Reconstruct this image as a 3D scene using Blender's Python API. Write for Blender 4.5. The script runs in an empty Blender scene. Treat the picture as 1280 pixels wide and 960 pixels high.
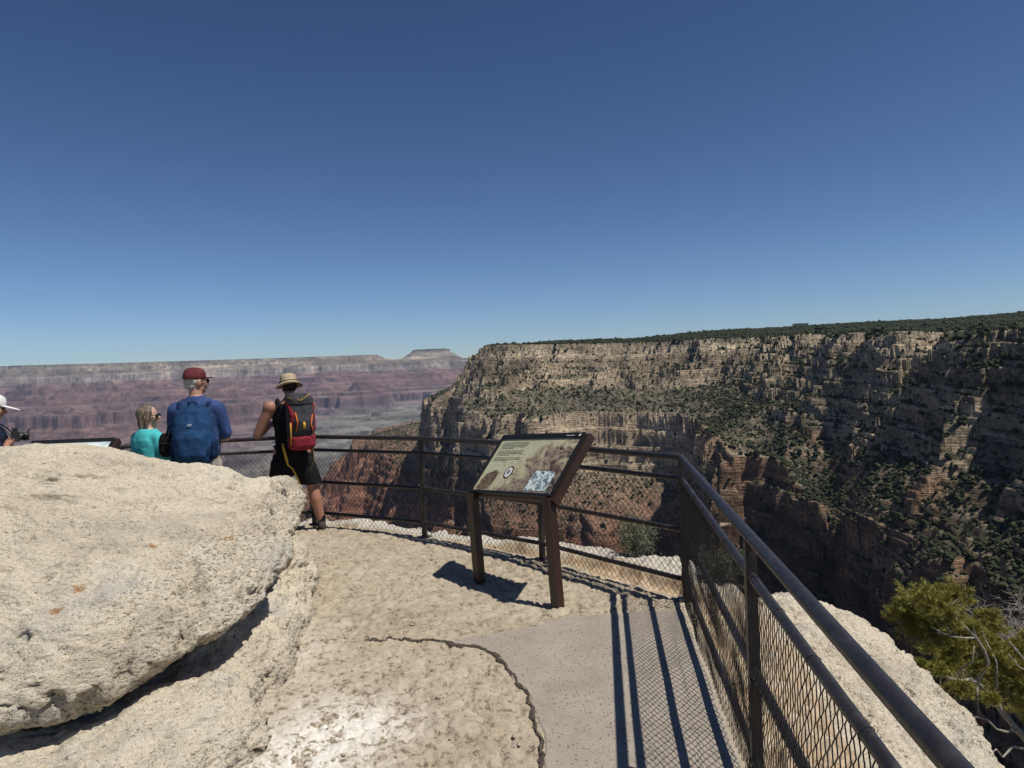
import bpy, bmesh, math, random
import numpy as np
from mathutils import Vector, Matrix, Euler

C = bpy.context.scene.collection
SC = bpy.context.scene
R_ = math.radians
rng = np.random.default_rng(7)
random.seed(7)

# ------------------------------------------------------------ camera
EYE = 1.74
PITCH, ROLL = R_(1.1615), R_(2.3993)
cam_d = bpy.data.cameras.new('camera'); cam = bpy.data.objects.new('camera', cam_d); C.objects.link(cam)
cam_d.sensor_width = 36.0; cam_d.lens = 36.0 * 887 / 1280
cam_d.clip_start = 0.05; cam_d.clip_end = 60000
F = Vector((0, math.cos(PITCH), -math.sin(PITCH))); U0 = Vector((0, math.sin(PITCH), math.cos(PITCH))); R0 = Vector((1, 0, 0))
rc = R0 * math.cos(ROLL) - U0 * math.sin(ROLL); uc = U0 * math.cos(ROLL) + R0 * math.sin(ROLL)
m = Matrix((rc, uc, -F)).transposed().to_4x4(); m.translation = Vector((0, 0, EYE))
cam.matrix_world = m
SC.camera = cam

# ------------------------------------------------------------ sky and sun
SUN_AZ, SUN_EL = 117.0, 62.0            # azimuth clockwise from +Y
w = bpy.data.worlds.new("World"); SC.world = w; w.use_nodes = True
nt = w.node_tree; nt.nodes.clear()
wo = nt.nodes.new('ShaderNodeOutputWorld'); bg = nt.nodes.new('ShaderNodeBackground')
sky = nt.nodes.new('ShaderNodeTexSky'); sky.sky_type = 'NISHITA'; sky.sun_disc = False
sky.sun_elevation = R_(SUN_EL); sky.sun_rotation = R_(SUN_AZ)
sky.altitude = 2100; sky.air_density = 1.0; sky.dust_density = 0.8; sky.ozone_density = 3.0
hs = nt.nodes.new('ShaderNodeHueSaturation'); hs.inputs['Saturation'].default_value = 1.0; hs.inputs['Value'].default_value = .68
gm = nt.nodes.new('ShaderNodeGamma'); gm.inputs[1].default_value = 1.42
nt.links.new(sky.outputs[0], gm.inputs[0]); nt.links.new(gm.outputs[0], hs.inputs['Color'])
nt.links.new(hs.outputs[0], bg.inputs[0]); bg.inputs[1].default_value = 0.058
nt.links.new(bg.outputs[0], wo.inputs[0])
sd = bpy.data.lights.new('sun', 'SUN'); sun = bpy.data.objects.new('sun', sd); C.objects.link(sun)
sd.energy = 5.0; sd.angle = R_(0.53); sd.color = (1.0, 0.955, 0.88)
sdir = Vector((math.sin(R_(SUN_AZ)) * math.cos(R_(SUN_EL)), math.cos(R_(SUN_AZ)) * math.cos(R_(SUN_EL)), math.sin(R_(SUN_EL))))
sun.rotation_euler = (-sdir).to_track_quat('-Z', 'Y').to_euler(); sun.location = (30, -20, 60)
SC.view_settings.view_transform = 'Standard'; SC.view_settings.look = 'None'
SC.view_settings.exposure = 0.0; SC.view_settings.gamma = 1.0; SC.view_settings.use_curve_mapping = False
SC.render.engine = 'CYCLES'
SC.cycles.use_denoising = True
SC.cycles.max_bounces = 6; SC.cycles.diffuse_bounces = 2; SC.cycles.volume_bounces = 0; SC.cycles.transparent_max_bounces = 8
SC.cycles.use_adaptive_sampling = True; SC.cycles.adaptive_threshold = 0.02

# ------------------------------------------------------------ helpers
def tag(o, label=None, cat=None, group=None, kind=None):
    if label: o['label'] = label
    if cat: o['category'] = cat
    if group: o['group'] = group
    if kind: o['kind'] = kind
    return o

def empty(name, loc=(0, 0, 0), rz=0.0):
    o = bpy.data.objects.new(name, None); C.objects.link(o); o.location = loc; o.rotation_euler = (0, 0, rz)
    o.empty_display_size = 0.1
    return o

def np_mesh(name, verts, faces, mat=None, parent=None, smooth=False, col=None, fmat=None):
    """verts (n,3), faces (m,k) with one k (3 or 4)."""
    verts = np.ascontiguousarray(verts, dtype=np.float32); faces = np.ascontiguousarray(faces, dtype=np.int32)
    me = bpy.data.meshes.new(name)
    me.vertices.add(len(verts)); me.vertices.foreach_set('co', verts.ravel())
    k = faces.shape[1]; nf = len(faces)
    me.loops.add(nf * k); me.loops.foreach_set('vertex_index', faces.ravel())
    me.polygons.add(nf); me.polygons.foreach_set('loop_start', np.arange(0, nf * k, k, dtype=np.int32))
    me.polygons.foreach_set('loop_total', np.full(nf, k, dtype=np.int32))
    if smooth: me.polygons.foreach_set('use_smooth', np.ones(nf, dtype=bool))
    me.update(calc_edges=True)
    if col is not None:
        a = me.color_attributes.new('col', 'FLOAT_COLOR', 'POINT')
        c4 = np.ones((len(verts), 4), dtype=np.float32); c4[:, :col.shape[1]] = col
        a.data.foreach_set('color', c4.ravel())
    o = bpy.data.objects.new(name, me); C.objects.link(o)
    if mat:
        for mm in (mat if isinstance(mat, (list, tuple)) else [mat]): me.materials.append(mm)
    if fmat is not None: me.polygons.foreach_set('material_index', np.asarray(fmat, dtype=np.int32))
    if parent: o.parent = parent
    return o

_pt = np.random.default_rng(3)
_G = _pt.normal(size=(256, 256, 2)); _G /= np.linalg.norm(_G, axis=2, keepdims=True)
_G3 = _pt.normal(size=(32768, 3)); _G3 /= np.linalg.norm(_G3, axis=1, keepdims=True)
_GX = np.ascontiguousarray(_G[..., 0].ravel(), dtype=np.float32); _GY = np.ascontiguousarray(_G[..., 1].ravel(), dtype=np.float32)
def perlin(x, y):
    x = np.asarray(x, dtype=np.float64); y = np.asarray(y, dtype=np.float64)
    x, y = np.broadcast_arrays(x, y)
    fx = np.floor(x); fy = np.floor(y)
    xf = (x - fx).astype(np.float32); yf = (y - fy).astype(np.float32)
    xi = fx.astype(np.int32) & 255; yi = fy.astype(np.int32) & 255
    u = xf * xf * xf * (xf * (xf * 6 - 15) + 10); v = yf * yf * yf * (yf * (yf * 6 - 15) + 10)
    x0 = xi << 8; x1 = ((xi + 1) & 255) << 8; y1 = (yi + 1) & 255
    def d(ix, gx, gy): return _GX.take(ix) * gx + _GY.take(ix) * gy
    a = d(x0 | yi, xf, yf); b = d(x1 | yi, xf - 1, yf); c = d(x0 | y1, xf, yf - 1); e = d(x1 | y1, xf - 1, yf - 1)
    t = a + u * (b - a); q = c + u * (e - c)
    return (t + v * (q - t)) * 1.5
def fbm(x, y, scale, octs=4, gain=0.5, seed=0, ridge=False):
    x = x / scale + seed * 17.31; y = y / scale + seed * 9.77
    s = 0; a = 1; t = 0
    for k in range(octs):
        n = perlin(x, y)
        if ridge: n = 1 - 2 * np.abs(n)
        s = s + a * n; t += a; a *= gain
        x, y = 1.6 * x - 1.2 * y + 5.1, 1.2 * x + 1.6 * y + 1.7
    return s / t
def perlin3(x, y, z):
    xi = np.floor(x).astype(np.int64); yi = np.floor(y).astype(np.int64); zi = np.floor(z).astype(np.int64)
    xf = x - xi; yf = y - yi; zf = z - zi
    u, v, w_ = [t * t * (3 - 2 * t) for t in (xf, yf, zf)]
    out = 0
    for i in (0, 1):
        for j in (0, 1):
            for k in (0, 1):
                h = ((xi + i) * 73856093 ^ (yi + j) * 19349663 ^ (zi + k) * 83492791)
                h = (h ^ (h >> 13)) & 32767
                g = _G3[h]
                dd = g[..., 0] * (xf - i) + g[..., 1] * (yf - j) + g[..., 2] * (zf - k)
                out = out + dd * (u if i else 1 - u) * (v if j else 1 - v) * (w_ if k else 1 - w_)
    return out * 1.6
def fbm3(p, scale, octs=4, gain=0.5, seed=0):
    q = p / scale + seed * 7.13; s = 0; a = 1; t = 0
    for k in range(octs):
        s = s + a * perlin3(q[..., 0], q[..., 1], q[..., 2]); t += a; a *= gain; q = q * 2.03 + 3.7
    return s / t
def worley(x, y, scale, seed=0):
    """distance to nearest jittered point, 2-D, 0..~1"""
    x = x / scale + seed * 3.1; y = y / scale + seed * 5.7
    xi = np.floor(x).astype(np.int64); yi = np.floor(y).astype(np.int64); best = np.full(x.shape, 9.0)
    for i in (-1, 0, 1):
        for j in (-1, 0, 1):
            g = _G[(xi + i) & 255, (yi + j) & 255]
            px = xi + i + .5 + g[..., 0] * .45; py = yi + j + .5 + g[..., 1] * .45
            best = np.minimum(best, np.hypot(x - px, y - py))
    return best
def sstep(a, b, x):
    t = np.clip((x - a) / (b - a), 0, 1); return t * t * (3 - 2 * t)
def grid_faces(n, m, close_m=False):
    i = np.arange(n - 1)[:, None]; j = np.arange(m if close_m else m - 1)[None, :]
    j2 = (j + 1) % m
    return np.stack([i * m + j, i * m + j2, (i + 1) * m + j2, (i + 1) * m + j], -1).reshape(-1, 4)

# ---- materials
def mat(name, color=(.5, .5, .5), rough=.8, metal=0.0, spec=None):
    m = bpy.data.materials.new(name); m.use_nodes = True
    b = m.node_tree.nodes['Principled BSDF']
    b.inputs['Base Color'].default_value = (*color, 1); b.inputs['Roughness'].default_value = rough
    b.inputs['Metallic'].default_value = metal
    if spec is not None: b.inputs['Specular IOR Level'].default_value = spec
    return m
class NT:
    def __init__(s, m): s.m = m; s.t = m.node_tree; s.b = s.t.nodes['Principled BSDF']
    def n(s, typ, **kw):
        x = s.t.nodes.new(typ)
        for k, v in kw.items():
            if k.startswith('i_'):
                key = k[2:]; key = int(key) if key.isdigit() else key.replace('_', ' ')
                x.inputs[key].default_value = v
            else: setattr(x, k, v)
        return x
    def l(s, a, b): s.t.links.new(a, b)
    def coords(s, kind='Object'): return s.n('ShaderNodeTexCoord').outputs[kind]
    def noise(s, vec, scale, detail=4, rough=.55, dist=0):
        x = s.n('ShaderNodeTexNoise'); x.inputs['Scale'].default_value = scale; x.inputs['Detail'].default_value = detail
        x.inputs['Roughness'].default_value = rough; x.inputs['Distortion'].default_value = dist
        s.l(vec, x.inputs['Vector']); return x.outputs[0]
    def ramp(s, fac, stops, interp='LINEAR'):
        r = s.n('ShaderNodeValToRGB'); r.color_ramp.interpolation = interp
        e = r.color_ramp.elements
        while len(e) < len(stops): e.new(.5)
        for q, (p, c) in zip(e, stops):
            q.position = p; q.color = (*c, 1) if len(c) == 3 else c
        s.l(fac, r.inputs[0]); return r.outputs[0]
    def mix(s, fac, a, b, typ='MIX'):
        x = s.n('ShaderNodeMix', data_type='RGBA', blend_type=typ)
        for v, i in ((fac, 0), (a, 6), (b, 7)):
            if hasattr(v, 'links'): s.l(v, x.inputs[i])
            elif i == 0: x.inputs[0].default_value = v
            else: x.inputs[i].default_value = (*v, 1)
        return x.outputs[2]
    def math(s, op, a, b=0.0):
        x = s.n('ShaderNodeMath', operation=op)
        for v, i in ((a, 0), (b, 1)):
            if hasattr(v, 'links'): s.l(v, x.inputs[i])
            else: x.inputs[i].default_value = v
        return x.outputs[0]
    def bump(s, h, strength=.5, dist=.01, normal=None):
        x = s.n('ShaderNodeBump'); x.inputs['Strength'].default_value = strength; x.inputs['Distance'].default_value = dist
        s.l(h, x.inputs['Height'])
        if normal is not None: s.l(normal, x.inputs['Normal'])
        s.l(x.outputs[0], s.b.inputs['Normal']); return x.outputs[0]
    def color(s, c): s.l(c, s.b.inputs['Base Color'])

# ============================================================ the canyon
def pol(pts): return np.array([(math.sin(R_(a)) * r, math.cos(R_(a)) * r) for a, r in pts])
FARBACK = [(-100, 9000), (-140, 12000), (180, 12000), (140, 12000), (90, 12000), (50, 9000), (20, 7000)]
POLY_R = pol([(-1.9, 1490), (-1.3, 1410), (4, 1400), (10.3, 1400), (16.5, 1350), (22.2, 1250), (27.5, 1050), (32.4, 850), (36, 720), (50, 520), (70, 340), (95, 230), (120, 150), (150, 60), (-140, 60), (-110, 400)]
             + FARBACK + [(7, 3000), (3, 2200), (.2, 1750)])
POLY_C = pol([(-5.9, 1560), (-5.0, 1350), (-2.5, 1255), (3.8, 1155), (10.1, 1188), (13.2, 1135), (16.2, 990), (18.5, 890), (21, 890), (22.6, 870), (24, 745), (27.1, 670), (29.6, 594), (32, 537), (35.5, 455), (50, 300), (70, 200), (95, 140), (120, 90), (150, 40), (-140, 30), (-110, 250)]
             + FARBACK + [(2, 3300), (-4, 2500), (-5.8, 1900)])
POLY_S = pol([(-12.8, 2300), (-11.6, 2080), (-8.5, 1800), (-5.2, 1400), (-2.2, 1120), (3.8, 1010), (10, 1050), (14, 990), (17, 860), (19, 770), (22, 760), (24, 670), (27, 590), (30, 520), (35, 400), (50, 240), (70, 150), (95, 100), (120, 60), (150, 20), (-140, 20), (-110, 120)]
             + FARBACK + [(0, 3600), (-8, 3100), (-12, 2800)])
def sdf_grid(poly, x0=-2600, x1=4200, y0=-700, y1=5200, h=10):
    xs = np.arange(x0, x1 + h, h); ys = np.arange(y0, y1 + h, h)
    X, Y = np.meshgrid(xs, ys, indexing='ij'); best = np.full(X.shape, 1e18); ins = np.zeros(X.shape, bool)
    n = len(poly)
    for i in range(n):
        ax, ay = poly[i]; bx, by = poly[(i + 1) % n]; dx, dy = bx - ax, by - ay
        t = np.clip(((X - ax) * dx + (Y - ay) * dy) / (dx * dx + dy * dy), 0, 1)
        best = np.minimum(best, (X - ax - t * dx) ** 2 + (Y - ay - t * dy) ** 2)
        c = (ay > Y) != (by > Y)
        with np.errstate(divide='ignore', invalid='ignore'):
            ins ^= c & (X < (bx - ax) * (Y - ay) / (by - ay + 1e-12) + ax)
    return np.sqrt(best) * np.where(ins, -1, 1), x0, y0, h
def lookup(g, X, Y):
    G, x0, y0, h = g
    fx = np.clip((X - x0) / h, 0, G.shape[0] - 1.001); fy = np.clip((Y - y0) / h, 0, G.shape[1] - 1.001)
    i = fx.astype(int); j = fy.astype(int); u = fx - i; v = fy - j
    return (G[i, j] * (1 - u) + G[i + 1, j] * u) * (1 - v) + (G[i, j + 1] * (1 - u) + G[i + 1, j + 1] * u) * v
SR, SCC, SS = sdf_grid(POLY_R), sdf_grid(POLY_C), sdf_grid(POLY_S)

def az_interp(X, Y, tab):
    a = np.degrees(np.arctan2(X, Y)); t = np.array(tab, float)
    return np.interp(a, t[:, 0], t[:, 1])
ZR = [(-40, 56), (-6, 52), (-2.9, 51), (4, 46.5), (10, 42.5), (16.5, 41), (22, 35), (27.5, 26), (32.4, 19), (36, 15), (50, 8), (70, 2)]
ZC = [(-40, -58), (-6, -58), (-2.7, -70), (3.8, -72), (10, -76), (13.2, -77), (16.2, -95), (18.5, -105), (21, -118), (22.4, -135), (24, -150), (27, -140), (29.6, -140), (32, -135), (35.5, -130), (50, -110), (70, -80)]

def south(X, Y):
    r = np.hypot(X, Y)
    at = sstep(60, 400, r)
    wx = (fbm(X, Y, 300, 2, .5, 1) * 60 + fbm(X, Y, 95, 3, .5, 2) * 24) * at
    wy = (fbm(X, Y, 300, 2, .5, 3) * 60 + fbm(X, Y, 95, 3, .5, 4) * 24) * at
    bt = (fbm(X, Y, 160, 2, .42, 5, True) * 60 - 14) * at                            # buttresses and alcoves
    bc = fbm(X, Y, 200, 2, .42, 25, True) * 46 * at
    fine = fbm(X, Y, 32, 3, .6, 6) * 4.2 * at
    blk = (np.floor(fbm(X, Y, 58, 2, .5, 7) * 4) / 4) * 13 * at               # joint blocks that step in and out
    Xw = X + wx; Yw = Y + wy
    dR0 = lookup(SR, Xw, Yw); dC0 = lookup(SCC, Xw, Yw); dS0 = lookup(SS, X + 1.2 * wx, Y + 1.2 * wy)
    dR = dR0 - bt + fine + blk; dC = dC0 - bc - fine * .8 - blk * .45; dS = dS0 + bt * 1.2 + fine
    zr = az_interp(X, Y, ZR); zc = az_interp(X, Y, ZC)
    zp = zr + np.clip(-dR0, 0, 1900) * .066 * sstep(0, 160, -dR0) + fbm(X, Y, 300, 2, .5, 8) * 5 * sstep(0, 150, -dR0)
    zp = np.where(-dR0 > 2500, zp - (-dR0 - 2500) * .02, zp)
    # ledgy upper cliffs
    led = fbm(X, Y, 60, 3, .55, 31) * 9
    uc = np.interp(dR + led, [0, 1.5, 10, 11.5, 22, 23.5, 34, 35.5, 48, 49.5, 63, 65, 72, 76], [0, .12, .14, .28, .30, .45, .48, .62, .65, .80, .83, .97, .985, 1.0]) * 74
    uc = uc * sstep(-1, 3, dR + led)
    W1 = np.maximum(dR0, 0) + np.maximum(-dC0, 0)
    g1 = np.clip((np.maximum(dR0, 0) - 25) / np.maximum(W1 - 25, 10), 0, 1)
    rav = fbm(X, Y, 75, 3, .55, 32, True) * 8 + fbm(X, Y, 18, 3, .6, 34) * 3
    slope1 = (zr - 74 - zc) * g1 ** 1.1 - rav * np.minimum(1, 4 * g1 * (1 - g1))
    lc = np.interp(dC + led * .6, [0, 2, 7, 9, 15, 17, 24, 27, 33, 40], [0, .26, .29, .55, .58, .80, .84, .96, .98, 1.0]) * 98
    W2 = np.maximum(dC0, 0) + np.maximum(-dS0, 0)
    g2 = np.clip((np.maximum(dC0, 0) - 20) / np.maximum(W2 - 20, 10), 0, 1)
    slope2 = np.minimum(62, .6 * W2) * g2 - rav * 1.2 * np.minimum(1, 4 * g2 * (1 - g2))
    ds = np.maximum(dS, 0)
    zs = np.interp(ds, [0, 2, 10, 12, 24, 27, 40, 43, 52, 54, 66, 70, 95, 98, 108, 111, 124, 127, 150, 153, 175, 190, 210, 420, 1100, 2600, 2900, 4200],
                       [0, 10, 13, 24, 29, 44, 50, 64, 68, 80, 85, 98, 108, 120, 124, 138, 144, 158, 166, 178, 188, 300, 310, 430, 620, 690, 700, 800])
    z = zp - uc - slope1 - lc - slope2 - zs * sstep(0, 20, dC0)
    # every bed weathers back to its own small ledge
    sp = z - zr + fbm(X, Y, 260, 2, .5, 120) * 5; q = sp / 6.8 + .9 * perlin(sp / 19 + 3, X / 500); fr = q - np.floor(q)
    wl = np.clip(((dR > 0) & (dR < 78)) * 1.0 + ((dC > 0) & (dC < 42)) * .8 + (dS > 0) * .8, 0, 1) * .9 + .06
    z = z + (np.floor(q) + sstep(.25, .72, fr) - q) * 6.8 * wl * at * (dR > 0)
    s = z - zr
    zself = -6 - (r - 9) * .62 - 14 * sstep(9, 22, r) + fbm(X, Y, 14, 3, .5, 9) * 3
    z = np.where(r < 260, np.maximum(np.minimum(z, -.42 * r), zself), z)
    return z, s, dR, dC, dS, g1 * (dC < 0), g2

POLY_N = pol([(-85, 14000), (-60, 15500), (-45, 16500), (-36, 17000), (-33.5, 16200), (-31, 16800), (-28, 15900), (-26, 15500), (-23, 15800), (-21, 14900), (-18, 15200), (-15, 14500), (-13, 14700), (-10.9, 14200), (-10.8, 14300), (-11.2, 16000), (-9, 19500), (10, 20000), (70, 20000), (70, 60000), (-85, 60000)])
POLY_B = pol([(-8.0, 13500), (-7.5, 13150), (-6.2, 13050), (-5.1, 13100), (-4.7, 13600), (-6.2, 14000)])
SN = sdf_grid(POLY_N, -22000, 20100, -200, 22100, 60); SB = sdf_grid(POLY_B, -22000, 20100, -200, 22100, 60)
def north(X, Y):
    r = np.hypot(X, Y); a = np.degrees(np.arctan2(X, Y))
    wx = fbm(X, Y, 1500, 3, .55, 41) * 420; wy = fbm(X, Y, 1500, 3, .55, 42) * 420
    d1 = lookup(SN, X + wx, Y + wy)
    env = sstep(0, 2600, d1)
    spur = fbm(X, Y, 2700, 3, .5, 12, True)
    d1 = d1 - (spur * 1500 - 250) * (.22 + .78 * env) * sstep(-900, 500, d1)
    d2 = lookup(SB, X + wx * .25, Y + wy * .25) * 1.0
    k = np.interp(a, [-30, -22, -16, -11], [.42, .5, .85, 1.0])
    d1 = np.where(d1 > 560, 560 + (d1 - 560) * k, d1)
    nz = fbm(X, Y, 800, 4, .55, 13, True) * 260 * (.3 + .7 * env) + fbm(X, Y, 230, 3, .55, 14, True) * 60 + fbm(X, Y, 70, 2, .6, 17) * 18
    DA = d1 - (fbm(X, Y, 1500, 3, .5, 47, True) * 800 - 150) * env + nz
    DB = np.maximum(d2, 0) * 1.0 + nz * .8 * sstep(-200, 700, d2) + np.where(d2 < 0, d2, 0)
    pk = [-200000, -3000, 0, 25, 110, 140, 420, 450, 520, 560, 760, 790, 960, 990, 1150, 1180, 1400, 1430, 1600, 1650, 1690, 2000, 2800, 5000, 5150, 5600, 7300, 30000]
    pz = [470, 440, 420, 350, 330, 270, 190, 90, 80, 30, -20, -60, -100, -140, -165, -205, -235, -270, -300, -430, -450, -550, -650, -840, -1000, -1250, -1350, -1400]
    capz = np.interp(a, [-10.7, -10.1, -9.4, -8.2, -5, -4], [430, 350, 318, 335, 330, 285]) * np.clip(r / 15000, .85, 1.3)
    zA = np.minimum(np.interp(DA, pk, pz), capz)
    zB = np.interp(DB, [-4000, 0, 12, 90, 130, 330, 360, 560, 600, 800] + pk[13:], [445, 440, 385, 365, 330, 225, 190, 150, 90, 20] + pz[13:])
    zt = np.maximum(zA, zB); s = zt - 420; D = np.where(zA > zB, DA, DB)
    lw = sstep(1500, 2600, D) * sstep(9000, 5500, D)
    zt2 = zt + fbm(X, Y, 1700, 4, .5, 61, True) * 150 * lw
    q = zt2 / 62; fq = q - np.floor(q); zq = (np.floor(q) + sstep(.62, .95, fq) * .8 + fq * .2) * 62
    zt = zt + (zq - zt) * lw * .9
    zt = zt + fbm(X, Y, 420, 4, .55, 15, True) * 38 * sstep(1700, 3000, D) + fbm(X, Y, 1500, 3, .5, 16) * 60 * sstep(2500, 5000, D)
    return zt, s, D

def terrain(X, Y):
    if np.min(np.hypot(X, Y)) > 6000:
        zn, sn, D = north(X, Y); o = np.zeros_like(X)
        return zn + EYE, sn, np.ones(X.shape, bool), (o + 999, o + 999, o + 999, D, o, o)
    zs, ss, dR, dC, dS, g1, g2 = south(X, Y)
    zn, sn, D = north(X, Y)
    r = np.hypot(X, Y); far = (zn > zs) & (r > 2600) | (r > 6000)
    return np.where(far, zn, zs) + EYE, np.where(far, sn, ss), far, (dR, dC, dS, D, g1, g2)

az = np.radians(np.concatenate([np.linspace(-72, -38, 90)[:-1], np.linspace(-38, 38, 1450), np.linspace(38, 75, 110)[1:]]))
def resample(r0, r1, ns, M, wtab):
    lr = np.linspace(math.log(r0), math.log(r1), ns)
    wgt = np.interp(np.exp(lr), *wtab); cw = np.cumsum(wgt); cw = (cw - cw[0]) / (cw[-1] - cw[0])
    lr = np.interp(np.linspace(0, 1, ns), cw, lr)
    azc = np.r_[az[::4], az[-1]]; RR = np.empty((len(az), M)); DD = np.empty((len(azc), ns - 1))
    for k0 in range(0, len(azc), 200):
        a = azc[k0:k0 + 200, None]; r = np.exp(lr)[None, :] * np.ones_like(a)
        z = terrain(np.sin(a) * r, np.cos(a) * r)[0]
        el = np.arctan2(z - EYE, r)
        dl = np.diff(lr)[None, :]; dh = np.abs(np.diff(z, axis=1)) / r[:, 1:]
        DD[k0:k0 + 200] = np.minimum(np.abs(np.diff(el, axis=1)), .02) + .5 * np.minimum(dh, .03) + dl * .02
    DD *= np.interp(np.exp(lr[1:]), [200, 360, 1900, 2400], [.10, 1, 1, .4] if r0 < 100 else [1, 1, 1, 1])[None, :]
    def box(v, k, ax):                                                    # rows of neighbouring rays must stay abreast
        pad = [(0, 0), (0, 0)]; pad[ax] = (k, k); c = np.cumsum(np.pad(v, pad, mode='edge'), axis=ax)
        n_ = v.shape[ax]
        return (np.take(c, np.arange(2 * k, 2 * k + n_), axis=ax) - np.take(c, np.arange(0, n_), axis=ax)) / (2 * k)
    for _ in range(2): DD = box(DD, 6, 0)
    DD = box(DD, 3, 1)
    fi = np.interp(az, azc, np.arange(len(azc))); lo = np.minimum(fi.astype(int), len(azc) - 2); tt = (fi - lo)[:, None]
    DD = DD[lo] * (1 - tt) + DD[lo + 1] * tt
    cs = np.concatenate([np.zeros((len(az), 1)), np.cumsum(DD, axis=1)], 1); cs /= cs[:, -1:]
    for i in range(len(az)):
        RR[i] = np.exp(np.interp(np.linspace(0, 1, M), cs[i], lr))
    return RR
RR = np.concatenate([resample(11, 3600, 1500, 780, ([11, 250, 400, 1500, 2400, 6000], [.5, .8, 4, 4, 1.2, 1.2])),
                     resample(3600, 7000, 120, 60, ([1, 9e4], [1, 1]))[:, 1:],
                     resample(7000, 20500, 650, 300, ([1, 11000, 13000, 17000, 17500, 9e4], [1, 1, 2, 2, 1, 1]))[:, 1:]], 1)
M = RR.shape[1]
A = az[:, None] * np.ones((1, M)); X = np.sin(A) * RR; Y = np.cos(A) * RR
Z, S, FAR, (DR, DC, DS, DN, G1, G2) = terrain(X, Y)
P = np.stack([X, Y, Z], -1)
du = np.gradient(P, axis=0); dv = np.gradient(P, axis=1); N = np.cross(dv, du); N /= np.linalg.norm(N, axis=-1, keepdims=True) + 1e-12
N *= np.sign(N[..., 2:3] + 1e-9); NZ = N[..., 2]

def strata_colour(S, X, Y, Z, far):
    lat = fbm(X, Y, 420, 3, .5, 21) * 7
    s = S + lat
    keys = [-900, -760, -640, -560, -555, -440, -430, -380, -340, -285, -270, -225, -216, -190, -150, -122, -116, -90, -70, -45, -20, 0, 60]
    cols = [(.20, .18, .13), (.22, .20, .15), (.24, .20, .15), (.22, .15, .11), (.30, .145, .10), (.31, .15, .10), (.27, .12, .08), (.25, .11, .075), (.32, .155, .105), (.28, .14, .095),
            (.25, .17, .12), (.28, .20, .14), (.34, .27, .19), (.38, .30, .21), (.42, .33, .23), (.43, .34, .24), (.33, .26, .18), (.30, .24, .17), (.40, .32, .22), (.37, .29, .20), (.42, .34, .24), (.36, .30, .21), (.3, .26, .18)]
    keysf = [-1900, -1500, -1300, -1180, -1050, -900, -870, -720, -710, -640, -540, -440, -345, -330, -225, -220, -150, -145, -70, -20, 0, 60]
    colsf = [(.10, .085, .08), (.11, .09, .085), (.15, .135, .11), (.17, .155, .125), (.15, .14, .115), (.14, .12, .10), (.13, .095, .09), (.15, .10, .09), (.17, .105, .085), (.14, .085, .07), (.20, .13, .105), (.15, .095, .08), (.19, .13, .105),
             (.23, .195, .165), (.27, .23, .19), (.15, .12, .09), (.17, .14, .10), (.30, .25, .19), (.22, .19, .14), (.15, .14, .10), (.05, .055, .04), (.05, .055, .04)]
    keys = np.array(keys, float); keysf = np.array(keysf, float)
    out = np.empty(S.shape + (3,))
    aa = np.degrees(np.arctan2(X, Y)); sf = S + fbm(X, Y, 1500, 3, .5, 33) * 30 + np.where(S < -640, 1, 0) * sstep(-12, -19, aa) * 260
    for c in range(3):
        cn = np.interp(s, keys, [q[c] for q in cols]); cf = np.interp(sf, keysf, [q[c] for q in colsf])
        out[..., c] = np.where(far, cf, cn)
    q = np.where(far, 7.0, 1.0)
    b = perlin(s / (5.5 * q) + 40, fbm(X, Y, 90 * 1.0, 2) * 1.3 + 3) + .7 * perlin(s / (2.1 * q) + 11, X / 160) + .5 * perlin(s / (13 * q), Y / 300 + 7)
    rd_ = sstep(-250, -420, S) * far * sstep(-900, -760, S); out = out * (1 + rd_[..., None] * np.array([-.04, -.06, -.02]))
    out *= (1 + np.tanh(b * np.where(far, 2.2, 3.2)) * np.where(far, .30, .38))[..., None]
    return np.clip(out, .02, .7)
COL = strata_colour(S, X, Y, Z, FAR); COL = np.where((~FAR)[..., None], COL * .68, COL * .68)
_cl = sstep(.62, .38, NZ) * (~FAR) * (S > -225); COL = COL * (1 + .42 * _cl[..., None])
_shade_red = sstep(12.5, 16.5, np.degrees(np.arctan2(X, Y))) * sstep(-112, -128, S) * (~FAR); COL = COL * (1 - _shade_red[..., None] * np.array([.45, .56, .60]))   # gorge shade painted into the lower wall's colour, with its reddish rock tint
varn = sstep(.0, .45, fbm(X + 1.1 * Z, Y - 1.3 * Z, 45, 3, .6, 71)) * sstep(.6, .35, NZ) * (~FAR); COL *= (1 - .45 * varn)[..., None]
pal = sstep(.05, .35, fbm(X, Y, 1100, 3, .55, 72)) * FAR * (S < -140) * (S > -420); COL *= (1 + pal * .75)[..., None]
bl = fbm(X * .8 + Z * 2.2, Y * .8 - Z * 1.8, 26, 4, .62, 22); COL *= (1 + bl * .5)[..., None]
blf = fbm(X, Y, 700, 4, .6, 43); COL *= (1 + np.where(FAR, blf, 0) * .8)[..., None]
slope = sstep(.50, .78, NZ)
tal = np.stack([.165 + 0 * Z, .135 + 0 * Z, .098 + 0 * Z], -1) * (1 + .5 * fbm(X, Y, 14, 3, .6, 44))[..., None]
redish = sstep(-205, -270, S)[..., None] * (~FAR)[..., None]
tal = tal * (1 - redish) + np.array([.22, .115, .078]) * redish
near = (~FAR)[..., None]
COL = np.where(near, COL * (1 - slope[..., None] * .8) + tal * slope[..., None] * .8, COL)
veg = sstep(-.22, .22, fbm(X + .9 * Z, Y - 1.1 * Z, 9, 3, .65, 23) + .22 * fbm(X, Y, 120, 2, .5, 24) + .45 * sstep(350, 800, X + .1 * Y - 100)) * sstep(.35, .72, NZ) * (1 - .5 * sstep(-215, -270, S))
vcol = np.array([.040, .047, .026])
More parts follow.
